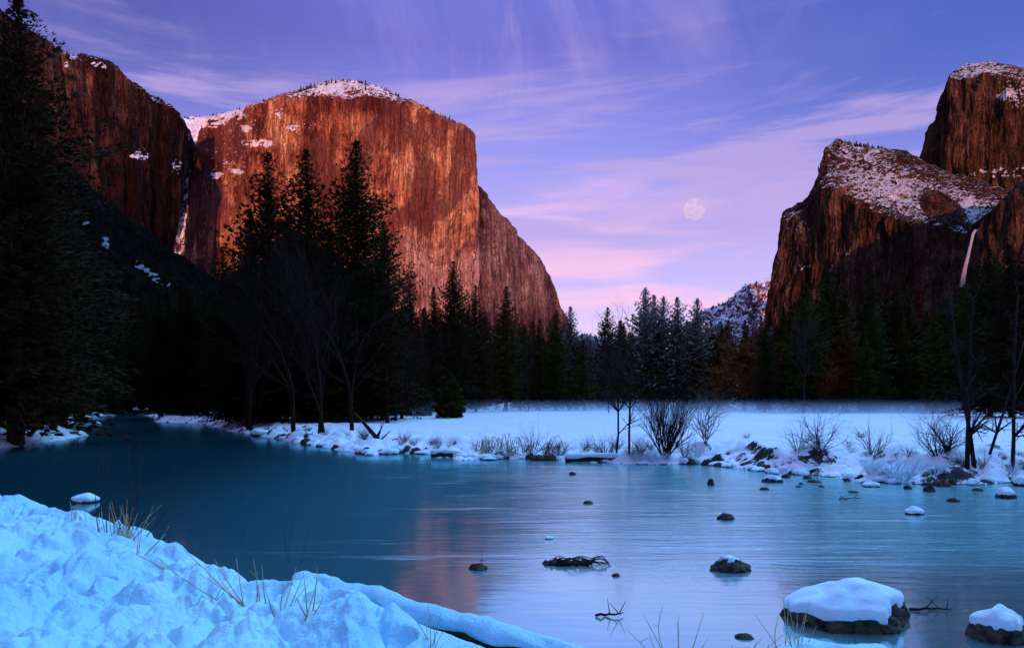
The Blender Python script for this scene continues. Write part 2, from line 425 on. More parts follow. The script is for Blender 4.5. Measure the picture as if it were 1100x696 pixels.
# ------------------------------------------------------------------ cliffs by lofting rows of control points
def resample(pts, u, uu):
    pts = np.array(pts, float)
    return np.stack([np.interp(uu, u, pts[:, k]) for k in range(3)], 1)

def loft(name, rows, wts, nu, nv, mat, label, amp=(16, 6, 2.5), snow_rows=None, snow_fn=None, tone_fn=None, pale_fn=None, seed=0.0, vstretch=11.0, rimamp=1.0, lat=0.0):
    """rows: list (bottom to top) of equal-length lists of (px, py, Y)"""
    u0 = np.linspace(0, 1, len(rows[0])); uu = np.linspace(0, 1, nu)
    RW = [resample(r, u0, uu) for r in rows]
    cum = np.concatenate([[0], np.cumsum(wts)]); cum = cum / cum[-1]
    vv = np.linspace(0, 1, nv)
    G = np.zeros((nu, nv, 3))
    W = []
    for r in RW:
        Y = r[:, 2]
        W.append(np.stack([(r[:, 0] - CX) / F * Y, Y, CAMZ - (r[:, 1] - CY) / F * Y], 1))
    W = np.array(W)  # rows,nu,3
    for k in range(3):
        for i in range(nu):
            G[i, :, k] = np.interp(vv, cum, W[:, i, k])
    du = np.gradient(G, axis=0); dv = np.gradient(G, axis=1)
    nrm = np.cross(du, dv); nrm /= np.linalg.norm(nrm, axis=2)[..., None] + 1e-9
    s = seed * 31.7
    X, Y, Z = G[..., 0] + s, G[..., 1] + s, G[..., 2]
    vs = vstretch
    rid = lambda q: 1 - 2 * np.abs(q)
    d = amp[0] * (pn(X / 90, Y / 90, Z / (90 * vs * 0.4)) * 1.2 + 0.5 * rid(pn(X / 45, Y / 45, Z / (45 * vs))))
    d = d + amp[1] * (rid(pn(X / 20, Y / 20, Z / (20 * vs))) + 0.7 * pn(X / 11, Y / 11, Z / (11 * vs * 0.7)))
    d = d + amp[2] * (fbm(X / 9, Y / 9, Z / 40, 3) * 1.3 + 0.8 * rid(pn(X / 5, Y / 5, Z / 60)))
    # ledges
    d = d + amp[1] * 0.35 * np.tanh(3 * pn(X / 60, Y / 60, Z / 30))
    fade = np.ones((nu, nv)) * rimamp
    fade = 1 - (1 - rimamp) * np.exp(-((vv[None, :] - cum[-2]) / 0.03) ** 2) * np.ones((nu, 1))
    G = G + nrm * (d * fade)[..., None]
    snow = np.zeros((nu, nv))
    if snow_rows is not None:
        snow = np.interp(vv, cum, snow_rows)[None, :] * np.ones((nu, 1))
    px = CX + G[..., 0] / G[..., 1] * F; py = CY - (G[..., 2] - CAMZ) / G[..., 1] * F
    tone = tone_fn(px, py, G) if tone_fn else np.zeros((nu, nv))
    pale = pale_fn(px, py, G) if pale_fn else np.zeros((nu, nv))
    if snow_fn is not None:
        snow = snow + snow_fn(px, py, G)
    me = mesh_from(name, G.reshape(-1, 3), grid_faces(nu, nv), mat, False, {'snow': snow, 'tone': tone, 'pale': pale})
    o = link(name, me); tag(o, label, kind='structure')
    return o, G

def blob(px, py, cx, cy, rx, ry, ang=0.0):
    c, s = math.cos(R(ang)), math.sin(R(ang))
    x, y = (px - cx) * c + (py - cy) * s, -(px - cx) * s + (py - cy) * c
    b = np.clip(1.25 - (x / rx) ** 2 - (y / ry) ** 2, 0, 1)
    return b * np.clip(0.6 + 1.3 * pn(px / 6.0 + py / 9.0, py / 2.6, 1.5) + 0.8 * pn(px / 2.6, py / 1.6, 4.5), 0, 1.3) if min(rx, ry) < 13 else b

def rim_trees(name, lines, n, hmin, hmax, label, seed):
    """tiny conifers that read as one fringe along a distant rim"""
    rr = random.Random(seed); mb = MB()
    for _ in range(n):
        line = rr.choice(lines); i = rr.randrange(len(line) - 1); t = rr.random()
        a, b = line[i], line[i + 1]
        p = [a[k] + (b[k] - a[k]) * t for k in range(3)]
        x, y, z = P(p[0] + rr.gauss(0, 0.6), p[1] + rr.uniform(0.3, 2.0), p[2] + rr.uniform(-5, 25))
        h = rr.uniform(hmin, hmax) * (0.6 + 0.6 * rr.random() ** 2); w = h * rr.uniform(0.16, 0.3)
        z -= h * 0.15
        for k, (zb, zt, ww) in enumerate(((0.05, 0.5, 1.0), (0.3, 0.75, 0.75), (0.55, 1.0, 0.5))):
            base = len(mb.v); S = 6; ro = rr.random() * 6
            for q in range(S):
                an = ro + 2 * math.pi * q / S; w2 = w * ww * rr.uniform(0.6, 1.2)
                mb.v.append((x + math.cos(an) * w2, y + math.sin(an) * w2, z + h * zb + rr.uniform(-.05, .05) * h))
            mb.v.append((x + rr.gauss(0, .04) * h, y, z + h * zt))
            for q in range(S):
                mb.f.append((base + q, base + (q + 1) % S, base + S)); mb.m.append(0)
    o = link(name, mb.mesh(name, [M['rim_tree']], False)); tag(o, label, 'trees', kind='stuff')

def build_cliffs():
    # --- big sunlit wall
    px = [188, 205, 225, 250, 275, 300, 330, 350, 380, 405, 430, 455, 480, 498, 507, 508, 503, 494]
    rim = [134, 131, 131, 126, 118, 108, 106, 108, 104, 104, 113, 122, 130, 138, 146, 150, 158, 165]
    top = [131, 127, 126, 121, 112, 104, 94, 89, 87, 92, 105, 116, 127, 136, 144, 149, 158, 165]
    Yd = [1790, 1750, 1715, 1680, 1650, 1620, 1590, 1565, 1530, 1500, 1475, 1450, 1425, 1405, 1400, 1440, 1560, 1750]
    dx = [0] * 13 + [2, 3, 1, 0, 0]
    base = [(p + d, 452, y - 70) for p, d, y in zip(px, dx, Yd)]
    low = [(p + d * 0.6, 345, y - 28) for p, d, y in zip(px, dx, Yd)]
    rimr = [(p, r, y) for p, r, y in zip(px, rim, Yd)]
    topr = [(p, t, y + 90) for p, t, y in zip(px, top, Yd)]
    back = [(p, t + 30, y + 700) for p, t, y in zip(px, top, Yd)]
    def sf(qx, qy, G):
        s = 0.30 * blob(qx, qy, 385, 95, 60, 15) + 0.4 * blob(qx, qy, 340, 101, 45, 8, -15) + 0.8 * blob(qx, qy, 225, 129, 42, 9, -8)
        s = s + 1.0 * blob(qx, qy, 278, 154, 20, 5, 2) + 0.95 * blob(qx, qy, 320, 137, 24, 4, -6) + 0.9 * blob(qx, qy, 262, 138, 10, 4, 10) + 0.9 * blob(qx, qy, 254, 184, 10, 3, 10) + 0.9 * blob(qx, qy, 300, 122, 6, 10, 10)
        s = s + 0.9 * blob(qx, qy, 232, 189, 9, 4) + 0.45 * blob(qx, qy, 245, 160, 60, 55) + 0.6 * blob(qx, qy, 206, 160, 6, 45)
        s = s - 0.55 * sstep(330, 420, qx) * sstep(112, 122, qy)
        return s
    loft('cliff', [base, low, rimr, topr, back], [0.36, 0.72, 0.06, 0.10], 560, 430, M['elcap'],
         'huge sunlit orange granite wall with snowy domed top', amp=(13, 3.2, 1.3), snow_rows=[-.2, -.15, 0.0, -0.12, -0.1], snow_fn=sf, seed=1, rimamp=0.35,
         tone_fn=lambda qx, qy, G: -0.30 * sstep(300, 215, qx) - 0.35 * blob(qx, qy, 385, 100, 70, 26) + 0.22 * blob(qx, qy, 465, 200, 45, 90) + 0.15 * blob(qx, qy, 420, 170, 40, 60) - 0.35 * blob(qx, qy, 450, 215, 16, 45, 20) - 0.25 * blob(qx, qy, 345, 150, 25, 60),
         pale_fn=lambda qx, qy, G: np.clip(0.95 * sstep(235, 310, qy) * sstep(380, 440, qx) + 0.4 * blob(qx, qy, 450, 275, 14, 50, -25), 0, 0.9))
    rl = [[(p, t, y + 60) for p, t, y in zip(px[:-3], top[:-3], Yd[:-3])], [(p, (t + r) / 2, y + 30) for p, t, y, r in zip(px[:-3], top[:-3], Yd[:-3], rim[:-3])]]
    rim_trees('distant_trees', rl, 420, 7, 15, 'fringe of tiny trees along the top of the sunlit wall', 1)
    # --- receding wall behind its right end
    px = [488, 500, 511, 520, 535, 552, 575, 590, 600, 606, 612]
    rim = [180, 190, 201, 211, 232, 252, 276, 298, 334, 346, 372]
    Yd = [1500, 1530, 1560, 1600, 1660, 1740, 1850, 1930, 2000, 2040, 2080]
    base = [(p - 2, 452, y - 60) for p, y in zip(px, Yd)]
    low = [(p, max(350, r + 5), y - 25) for p, y, r in zip(px, Yd, rim)]
    rimr = [(p, r, y) for p, r, y in zip(px, rim, Yd)]
    topr = [(p, r - 1, y + 60) for p, r, y in zip(px, rim, Yd)]
    back = [(p - 5, r + 30, y + 500) for p, r, y in zip(px, rim, Yd)]
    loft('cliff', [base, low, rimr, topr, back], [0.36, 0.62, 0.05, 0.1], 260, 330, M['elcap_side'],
         'pinkish granite wall sloping down behind the sunlit wall', amp=(11, 3.5, 1.4), snow_rows=[0.05, -0.1, -.2, -.2, -.2], seed=2, rimamp=0.4, tone_fn=lambda qx, qy, G: -0.35 * sstep(325, 355, qy) - 0.3 * sstep(530, 512, qx) + 0.2 * blob(qx, qy, 545, 290, 40, 60))  # tone paints shade at the wall foot and the nose joint
    rim_trees('distant_trees', [rimr], 60, 6, 12, 'sparse tiny trees along the sloping skyline right of the big wall', 2)
    # --- left red-brown cliff
    px = [-120, -40, 0, 30, 45, 60, 75, 95, 115, 125, 140, 160, 180, 194, 201, 206, 203]
    rim = [-60, -10, 15, 36, 44, 53, 61, 63, 68, 76, 91, 104, 116, 130, 143, 165, 175]
    Yd = [900, 960, 1000, 1040, 1065, 1090, 1110, 1140, 1170, 1190, 1220, 1260, 1300, 1340, 1370, 1440, 1560]
    dx = [0] * 11 + [-10, -24, -40, -56, -70, -70]
    base = [(p + d, 440, y - 40) for p, d, y in zip(px, dx, Yd)]
    rimr = [(p, r, y) for p, r, y in zip(px, rim, Yd)]
    topr = [(p, r - 2, y + 40) for p, r, y in zip(px, rim, Yd)]
    back = [(p - 10, r + 40, y + 400) for p, r, y in zip(px, rim, Yd)]
    def sf(qx, qy, G):
        return 0.9 * blob(qx, qy, 78, 64, 9, 4) + 1.0 * blob(qx, qy, 105, 70, 11, 5, 20) + 0.75 * blob(qx, qy, 150, 165, 14, 8) + 0.8 * blob(qx, qy, 190, 180, 9, 16) + 0.9 * blob(qx, qy, 71, 70, 3, 6) + 0.25 * blob(qx, qy, 130, 160, 60, 60)
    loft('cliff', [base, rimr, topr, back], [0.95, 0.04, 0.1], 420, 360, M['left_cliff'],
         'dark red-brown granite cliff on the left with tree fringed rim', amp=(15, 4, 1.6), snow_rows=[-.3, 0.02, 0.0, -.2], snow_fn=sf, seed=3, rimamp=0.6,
         tone_fn=lambda qx, qy, G: 0.3 * blob(qx, qy, 62, 85, 40, 40) - 0.45 * sstep(150, 260, qy) - 0.25 * sstep(110, 170, qx))  # tone paints a lit upper patch and shade lower down
    rim_trees('distant_trees', [rimr], 170, 6, 14, 'fringe of small trees along the rim of the left cliff', 3)
    # --- snow chute between the two
    rows = []
    for (l, r_, y, Yq) in ((184, 197, 290, 1330), (186, 199, 262, 1345), (187, 201, 235, 1370), (190, 204, 205, 1400), (192, 207, 175, 1440), (194, 212, 150, 1500), (195, 222, 128, 1600)):
        rows.append([(l, y, Yq), ((l + r_) / 2, y + 2, Yq + 14), (r_, y, Yq)])
    loft('snow_gully', rows, [1] * 6, 30, 90, M['far_slope'], 'narrow snow filled gully between the left cliff and the sunlit wall', amp=(3, 2, 1.5), snow_rows=[-0.15, -0.02, -0.02, -0.25, -0.2, 0.0, 0.5], seed=4)
    # --- dark wooded hillside on the left
    px = [-160, -60, 0, 40, 75, 95, 130, 165, 200, 235, 290, 350, 420]
    rim = [120, 150, 170, 180, 186, 202, 236, 260, 284, 306, 340, 375, 420]
    Yd = [520, 540, 560, 580, 600, 620, 650, 680, 710, 740, 780, 830, 900]
    base = [(p - 20, 440, 230 + 0.15 * (y - 500)) for p, y in zip(px, Yd)]
    mid = [(p - 10, (440 + r) / 2 + 14, (230 + y) / 2) for p, r, y in zip(px, rim, Yd)]
    rimr = [(p, r, y) for p, r, y in zip(px, rim, Yd)]
    back = [(p, r + 30, y + 250) for p, r, y in zip(px, rim, Yd)]
    def sf(qx, qy, G):
        return 2.3 * np.maximum.reduce([blob(qx, qy, 161, 293, 30, 6, 37), blob(qx, qy, 111, 258, 13, 6, 55), blob(qx, qy, 92, 240, 8, 4, 35), blob(qx, qy, 184, 305, 8, 5, 30), blob(qx, qy, 120, 238, 8, 1.6, 37)])
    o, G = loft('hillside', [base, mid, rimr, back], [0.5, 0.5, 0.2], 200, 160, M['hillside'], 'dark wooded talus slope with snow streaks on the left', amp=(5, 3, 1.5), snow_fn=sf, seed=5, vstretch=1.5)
    # --- far snowy slope in the valley gap
    px = [735, 755, 770, 790, 800, 808, 816, 835, 860, 900]
    rim = [352, 338, 330, 318, 309, 306, 305, 298, 285, 280]
    Yd = [2700] * 10
    base = [(p - 4, 440, y - 500) for p, y in zip(px, Yd)]
    mid = [(p - 2, 372, y - 200) for p, y in zip(px, Yd)]
    rimr = [(p, r, y) for p, r, y in zip(px, rim, Yd)]
    back = [(p, r + 20, y + 600) for p, r, y in zip(px, rim, Yd)]
    def sf(qx, qy, G):
        return -0.9 * blob(qx, qy, 809, 325, 9, 30) - 0.5 * blob(qx, qy, 835, 320, 10, 40)
    loft('cliff', [base, mid, rimr, back], [0.4, 0.6, 0.1], 160, 110, M['far_slope'], 'distant snowy ridge in the valley gap left of the dark cliffs', amp=(20, 9, 5), snow_rows=[0.1, 0.0, -0.05, -.1], snow_fn=sf, seed=6, vstretch=3, rimamp=0.5)
    rim_trees('distant_trees', [rimr], 120, 12, 24, 'dark trees along the distant snowy ridge', 4)
    px = [560, 600, 622, 645, 680, 720, 760, 790]
    rim = [372, 366, 361, 364, 366, 364, 358, 350]
    rimr = [(p, r, 4200) for p, r in zip(px, rim)]
    loft('hill', [[(p, 438, 3600) for p in px], rimr, [(p, r + 10, 5200) for p, r in zip(px, rim)]], [1, 0.2], 120, 40, M['far_slope'],
         'low hazy snow ridge closing the valley behind the trees', amp=(30, 14, 6), snow_rows=[0.3, 0.2, 0.2], seed=7, vstretch=2, rimamp=0.5)
    # --- dark cliffs on the right, lower buttress with snowy shelf
    wrim = [(837, 300), (841, 262), (846, 240), (862, 228), (878, 214), (893, 205), (914, 217), (935, 230), (958, 238), (984, 242), (1008, 246), (1034, 250), (1046, 253)]
    ridg = [(836, 292), (840, 250), (845, 229), (866, 217), (879, 185), (889, 160), (899, 153), (915, 155), (937, 158), (971, 165), (990, 175), (1040, 192), (1087, 209)]
    bpx = [812, 818, 826, 842, 860, 880, 904, 928, 952, 980, 1008, 1030, 1042]
    Yd = [1320, 1310, 1300, 1270, 1240, 1210, 1180, 1150, 1110, 1070, 1030, 990, 960]
    base = [(p, 450, y - 30) for p, y in zip(bpx, Yd)]
    low = [((p + w[0]) / 2 - 3, 350, y - 12) for p, w, y in zip(bpx, wrim, Yd)]
    rimr = [(a, b, y) for (a, b), y in zip(wrim, Yd)]
    dep = [20, 30, 45, 60, 100, 160, 220, 260, 300, 330, 340, 360, 380]
    mid = [((a + c) / 2, (b + d) / 2 + (3 if i > 8 else 0), y + e * 0.55) for i, ((a, b), (c, d), y, e) in enumerate(zip(wrim, ridg, Yd, dep))]
    ridr = [(c, d, y + e) for (c, d), y, e in zip(ridg, Yd, dep)]
    back = [(c + 12, d + 30, y + e + 300) for (c, d), y, e in zip(ridg, Yd, dep)]
    def sf(qx, qy, G):
        s = 0.34 * blob(qx, qy, 985, 208, 95, 26, 19) + 0.18 * blob(qx, qy, 930, 190, 60, 35, 30) + 0.35 * blob(qx, qy, 1050, 218, 40, 12, 20)
        s = s + 0.25 * blob(qx, qy, 925, 165, 40, 12, 5) + 0.45 * blob(qx, qy, 858, 238, 16, 14) + 0.5 * blob(qx, qy, 866, 286, 14, 7) + 0.4 * blob(qx, qy, 905, 275, 12, 8) + 0.3 * blob(qx, qy, 900, 300, 30, 20)
        s = s - 1.5 * blob(qx, qy, 1012, 224, 27, 15, 30) - 0.12 * sstep(250, 300, qy)
        return s
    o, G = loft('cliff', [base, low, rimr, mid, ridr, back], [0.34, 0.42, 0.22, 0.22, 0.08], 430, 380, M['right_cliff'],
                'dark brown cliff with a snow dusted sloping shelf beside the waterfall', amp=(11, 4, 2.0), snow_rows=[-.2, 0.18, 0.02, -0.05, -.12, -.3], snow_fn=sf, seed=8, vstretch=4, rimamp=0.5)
    rim_trees('distant_trees', [ridr[4:], ridr[6:10]], 150, 6, 13, 'small trees standing along the crest of the snowy shelf', 5)
    # --- tower behind
    px = [984, 990, 994, 1002, 1010, 1014, 1017, 1021, 1033, 1045, 1061, 1080, 1100, 1130, 1180]
    rim = [210, 176, 160, 138, 131, 120, 100, 81, 72, 70, 68, 70, 75, 84, 100]
    Yd = [1700, 1690, 1680, 1660, 1645, 1630, 1600, 1580, 1560, 1545, 1530, 1510, 1490, 1470, 1440]
    base = [(p - 6, 330, y - 40) for p, y in zip(px, Yd)]
    rr_ = [r + (14 if p > 1025 else 6 if p > 1015 else 1) for p, r in zip(px, rim)]
    rimr = [(p, r, y) for p, r, y in zip(px, rr_, Yd)]
    topr = [(p + 2, r, y + 150) for p, r, y in zip(px, rim, Yd)]
    back = [(p + 10, r + 40, y + 600) for p, r, y in zip(px, rim, Yd)]
    def sf(qx, qy, G):
        return 0.42 * blob(qx, qy, 1065, 90, 50, 26, 18) + 0.45 * blob(qx, qy, 1052, 104, 10, 14, 20) + 0.75 * blob(qx, qy, 1080, 184, 40, 9, -3) + 0.4 * blob(qx, qy, 1095, 100, 30, 20) - 0.3 * sstep(115, 130, qy) * sstep(175, 160, qy)
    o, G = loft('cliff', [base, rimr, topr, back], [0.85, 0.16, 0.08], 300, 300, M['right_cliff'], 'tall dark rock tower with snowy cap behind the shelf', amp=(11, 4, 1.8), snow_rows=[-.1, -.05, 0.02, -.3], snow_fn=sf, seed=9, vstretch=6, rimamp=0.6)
    rim_trees('distant_trees', [topr[7:]], 70, 7, 13, 'specks of trees on the snowy cap of the rock tower', 6)
    # --- dark wall right of the fall
    px = [1036, 1042, 1050, 1060, 1075, 1088, 1100, 1130, 1180, 1240]
    rim = [300, 262, 250, 240, 226, 212, 203, 190, 170, 160]
    Yd = [990, 960, 930, 905, 885, 870, 860, 840, 820, 800]
    base = [(p - 2, 450, y - 30) for p, y in zip(px, Yd)]
    rimr = [(p, r, y) for p, r, y in zip(px, rim, Yd)]
    back = [(p + 10, r - 2, y + 140) for p, r, y in zip(px, rim, Yd)]
    back2 = [(p + 10, r + 40, y + 300) for p, r, y in zip(px, rim, Yd)]
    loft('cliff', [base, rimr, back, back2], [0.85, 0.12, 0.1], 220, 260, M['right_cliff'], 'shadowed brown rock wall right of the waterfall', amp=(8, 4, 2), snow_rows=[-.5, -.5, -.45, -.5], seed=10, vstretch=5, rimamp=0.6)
    # --- waterfall
    mb = MB()
    path = [(1049, 247, 4.5, 905), (1045.5, 251, 3.2, 900), (1043, 262, 3.0, 896), (1040, 275, 3.4, 893), (1037, 287, 4.2, 890), (1035, 297, 5.4, 888), (1034, 308, 7, 886)]
    rr = random.Random(4)
    for k in range(7):
        off = (k - 3) / 3.0
        pts, rad = [], []
        for (a, b, w, y) in path:
            pts.append(P(a + off * w * 0.35 + rr.uniform(-.15, .15), b, y - 2 * math.cos(off))); rad.append(w * 0.15 * y / F)
        mb.tube(pts, rad, 6)
    m, nt, out = new_mat('falling_water'); n = N(nt)
    pos = n.add('ShaderNodeNewGeometry').outputs['Position']
    nn = n.noise(n.vmath('MULTIPLY', pos, (1, 1, 0.06)), 1.2, 4, 0.6)
    nzz = n.add('ShaderNodeSeparateXYZ', {0: pos}).outputs[2]
    alpha = n.math('MULTIPLY', n.mapr(nn, 0.32, 0.62, 0.12, 0.80), n.mapr(nzz, 155, 205, 0.15, 1.0))
    bs = n.add('ShaderNodeBsdfPrincipled', {'Base Color': (0.42, 0.40, 0.48, 1), 'Roughness': 0.9, 'Alpha': alpha})
    n.link(bs.outputs[0], out.inputs[0])
    o = link('waterfall', mb.mesh('waterfall', [m])); tag(o, 'thin white waterfall dropping from a notch in the dark right cliff', 'waterfall')
    # --- unseen ridge added behind the viewer, keeps the valley floor in evening shade
    xs = np.linspace(-1500, 1500, 120); ys = np.linspace(-1500, -330, 50)
    X, Y = np.meshgrid(xs, ys, indexing='ij')
    Z = 285 * np.exp(-((Y + 600) / 190) ** 2) * (0.95 + 0.05 * pn(X / 200, Y / 200)) + 5 * fbm(X / 60, Y / 60)
    me = mesh_from('hill', np.stack([X, Y, Z], -1).reshape(-1, 3), grid_faces(120, 50), M['hillside'], True, {'snow': X * 0 + 0.6})
    tag(link('hill', me), 'long wooded ridge added out of view to shade the valley floor', kind='structure')

# ------------------------------------------------------------------ conifers
def conifer_meshes(seed, H=30.0, Rmax=4.2, z0=0.12, levels=46, dens=1.0, lean=0.0, shape=0.8, up=0.25, clump=0.55, broken=0.0, snow=0.0, leafmat='needles', cap=0.56):
    rr = random.Random(seed)
    tr = MB()
    def axis(z):
        t = z / H
        return Vector((lean * math.sin(t * 2.1) * 1.0 + 0.12 * math.sin(z * .5 + seed), 0.10 * math.sin(z * .37 + seed * 2), z))
    pts = [axis(H * i / 14 - (0.6 if i == 0 else 0)) for i in range(15)]
    r0 = H * 0.0125
    tr.tube(pts, [r0 * (1 - 0.93 * (i / 14) ** 0.9) * (1.35 if i == 0 else 1) for i in range(15)], 8)
    V, Fc, MI = [], [], []
    def spray(p, d, s):
        """a needle spray: few thin blades around direction d"""
        side = Vector((-d.y, d.x, 0)); side = side.normalized() if side.length > 1e-4 else Vector((1, 0, 0))
        for k in range(3):
            ang = rr.uniform(-1.0, 1.0)
            dd = (d * math.cos(ang) + side * math.sin(ang) + Vector((0, 0, rr.uniform(-0.35, 0.45)))).normalized()
            w = side.lerp(Vector((0, 0, 1)), rr.uniform(0, .8)).normalized() * s * rr.uniform(0.16, 0.30)
            q = p + dd * s * rr.uniform(0.7, 1.25)
            b = len(V)
            m_ = p.lerp(q, 0.45)
            V.extend([tuple(p), tuple(m_ + w), tuple(q), tuple(m_ - w)])
            Fc.append((b, b + 1, b + 2, b + 3))
            MI.append(1 if (snow and rr.random() < snow * min(1.3, 0.25 + 1.15 * (p.z / H) ** 2)) else 0)
    gapdir = rr.random() * 6.28
    az = rr.random() * 6.28
    for L in range(levels):
        t = (L + rr.uniform(-.3, .3)) / (levels - 1); t = min(max(t, 0), 0.995)
        z = H * (z0 + (1 - z0) * t)
        # crown envelope, narrow at the top, widest in the lower third, ragged
        env = min(1.12 * (1 - t) ** 0.92, cap + 0.06 * math.sin(t * 9 + seed)) * (0.70 + 0.30 * min(1, t * 5 + 0.3)) * (1 + 0.16 * math.sin(t * 23 + seed) + 0.10 * math.sin(t * 51 + seed * 3))
        nb = max(3, int((6.4 - 1.2 * t) * dens + rr.random()))
        for b in range(nb):
            az += 2.4 + rr.uniform(-.4, .4)
            if rr.random() < broken: continue
            ln = Rmax * env * rr.uniform(0.60, 1.15) + 0.08
            if math.cos(az - gapdir) > 0.75 and rr.random() < 0.35: ln *= 0.5
            rise = up + 0.5 * t - 0.35 * (1 - t)
            h = Vector((math.cos(az), math.sin(az), 0))
            p0 = axis(z)
            nseg = max(2, int(ln / 0.48))
            bp = []
            for i in range(nseg + 1):
                s = i / nseg
                zz = ln * (rise * s - 0.30 * (1 - t) * s * s + 0.18 * s ** 3)
                bp.append(p0 + h * (ln * s) + Vector((0, 0, zz)))
            if ln > 1.0:
                tr.tube([bp[0], bp[nseg // 2], bp[-1]], [0.05 * H / 30 + 0.01 * ln, 0.03, 0.01], 3)
            start = 0 if ln < 1.2 else int(nseg * 0.22)
            for i in range(start, nseg + 1):
                d = (bp[min(i + 1, nseg)] - bp[max(i - 1, 0)]).normalized()
                s = i / nseg
                wid = (0.30 * ln) * (1 - s * 0.75) * 0.6 + 0.12
                for q in range(4 if t > 0.5 else 3):
                    off = Vector((-h.y, h.x, 0)) * rr.uniform(-wid, wid) + Vector((0, 0, rr.uniform(-.22, .12) * clump / .55))
                    dd = (d + Vector((-h.y, h.x, 0)) * off.dot(Vector((-h.y, h.x, 0))) * 1.2 / (wid + .1)).normalized()
                    spray(bp[i] + off, dd, clump * (1 - 0.30 * t if t < 0.72 else 0.784 - 1.45 * (t - 0.72)) * rr.uniform(0.75, 1.3))
    for k in range(10):
        spray(axis(H * (1 - 0.010 * k)), Vector((rr.uniform(-.25, .25), rr.uniform(-.25, .25), 1.2)).normalized(), clump * 0.5)
    tm = tr.mesh('conifer_trunk', [M['bark']])
    cm = mesh_from('conifer_crown', V, np.array(Fc), [M[leafmat], M['needles_snow']], False, midx=MI)
    return tm, cm

PROTO = {}
def build_protos():
    # near, dense needles
    PROTO['near'] = [conifer_meshes(11, 30, 8.2, 0.05, 80, 1.25, 0.3, 1.05, 0.22, 0.46, 0.10, leafmat='needles_dark'),
                     conifer_meshes(12, 30, 7.6, 0.04, 80, 1.2, -0.2, 0.95, 0.28, 0.46, 0.12, leafmat='needles_dark'),
                     conifer_meshes(13, 30, 9.2, 0.06, 76, 1.3, 0.1, 1.10, 0.18, 0.48, 0.08, leafmat='needles_dark'),
                     conifer_meshes(14, 30, 7.6, 0.08, 72, 1.0, 0.5, 0.85, 0.32, 0.48, 0.20, leafmat='needles_dark')]
    PROTO['far'] = [conifer_meshes(21, 30, 6.8, 0.06, 58, 1.05, 0.3, 0.95, 0.24, 0.62, 0.10),
                    conifer_meshes(22, 30, 5.6, 0.08, 58, 1.0, -0.3, 0.80, 0.28, 0.60, 0.12),
                    conifer_meshes(23, 30, 7.8, 0.05, 56, 1.1, 0.0, 1.05, 0.20, 0.64, 0.07),
                    conifer_meshes(24, 30, 6.0, 0.14, 48, 0.85, 0.6, 0.70, 0.36, 0.64, 0.20),
                    conifer_meshes(25, 30, 4.8, 0.05, 60, 1.05, 0.1, 0.95, 0.26, 0.55, 0.08)]
    PROTO['frost'] = [conifer_meshes(31, 30, 7.4, 0.10, 50, 0.95, 0.3, 0.75, 0.42, 0.70, 0.14, snow=0.70),
                      conifer_meshes(32, 30, 6.6, 0.08, 52, 1.0, -0.3, 0.80, 0.38, 0.66, 0.12, snow=0.62)]
    PROTO['bushy'] = [conifer_meshes(41, 30, 10.0, 0.05, 34, 1.4, 0.2, 0.75, 0.45, 2.2, 0.05, leafmat='needles_green', cap=1.2)]
    PROTO['green'] = [conifer_meshes(42, 30, 5.2, 0.06, 44, 1.1, 0.0, 0.85, 0.15, 0.85, 0.04, leafmat='needles_green')]
    PROTO['red'] = [conifer_meshes(43, 30, 4.2, 0.12, 40, 1.0, 0.0, 0.75, 0.25, 0.85, 0.05, leafmat='red_needles')]

TREES_USED = {}
def place_tree(kind, i, x, y, h, w=1.0, label=None, cat='conifer', group=None, name='conifer', rz=None):
    tm, cm = PROTO[kind][i % len(PROTO[kind])]
    z = gh(x, y)
    if z < 0.05: z = 0.05
    e = empty(name, (x, y, z), label, cat, group)
    s = h / 30.0
    if kind in ('far', 'frost'): w *= 1.15
    e.scale = (s * w, s * w, s)
    e.rotation_euler = (0, 0, rng.uniform(0, 6.28) if rz is None else rz)
    link('trunk', tm, e); link('crown', cm, e)
    return e

def hero(kind, i, px, pytop, Y, w=1.0, label=None, **kw):
    x = (px - CX) / F * Y
    top = CAMZ - (pytop - CY) / F * Y
    return place_tree(kind, i, x, Y, top - gh(x, Y), w, label, **kw)

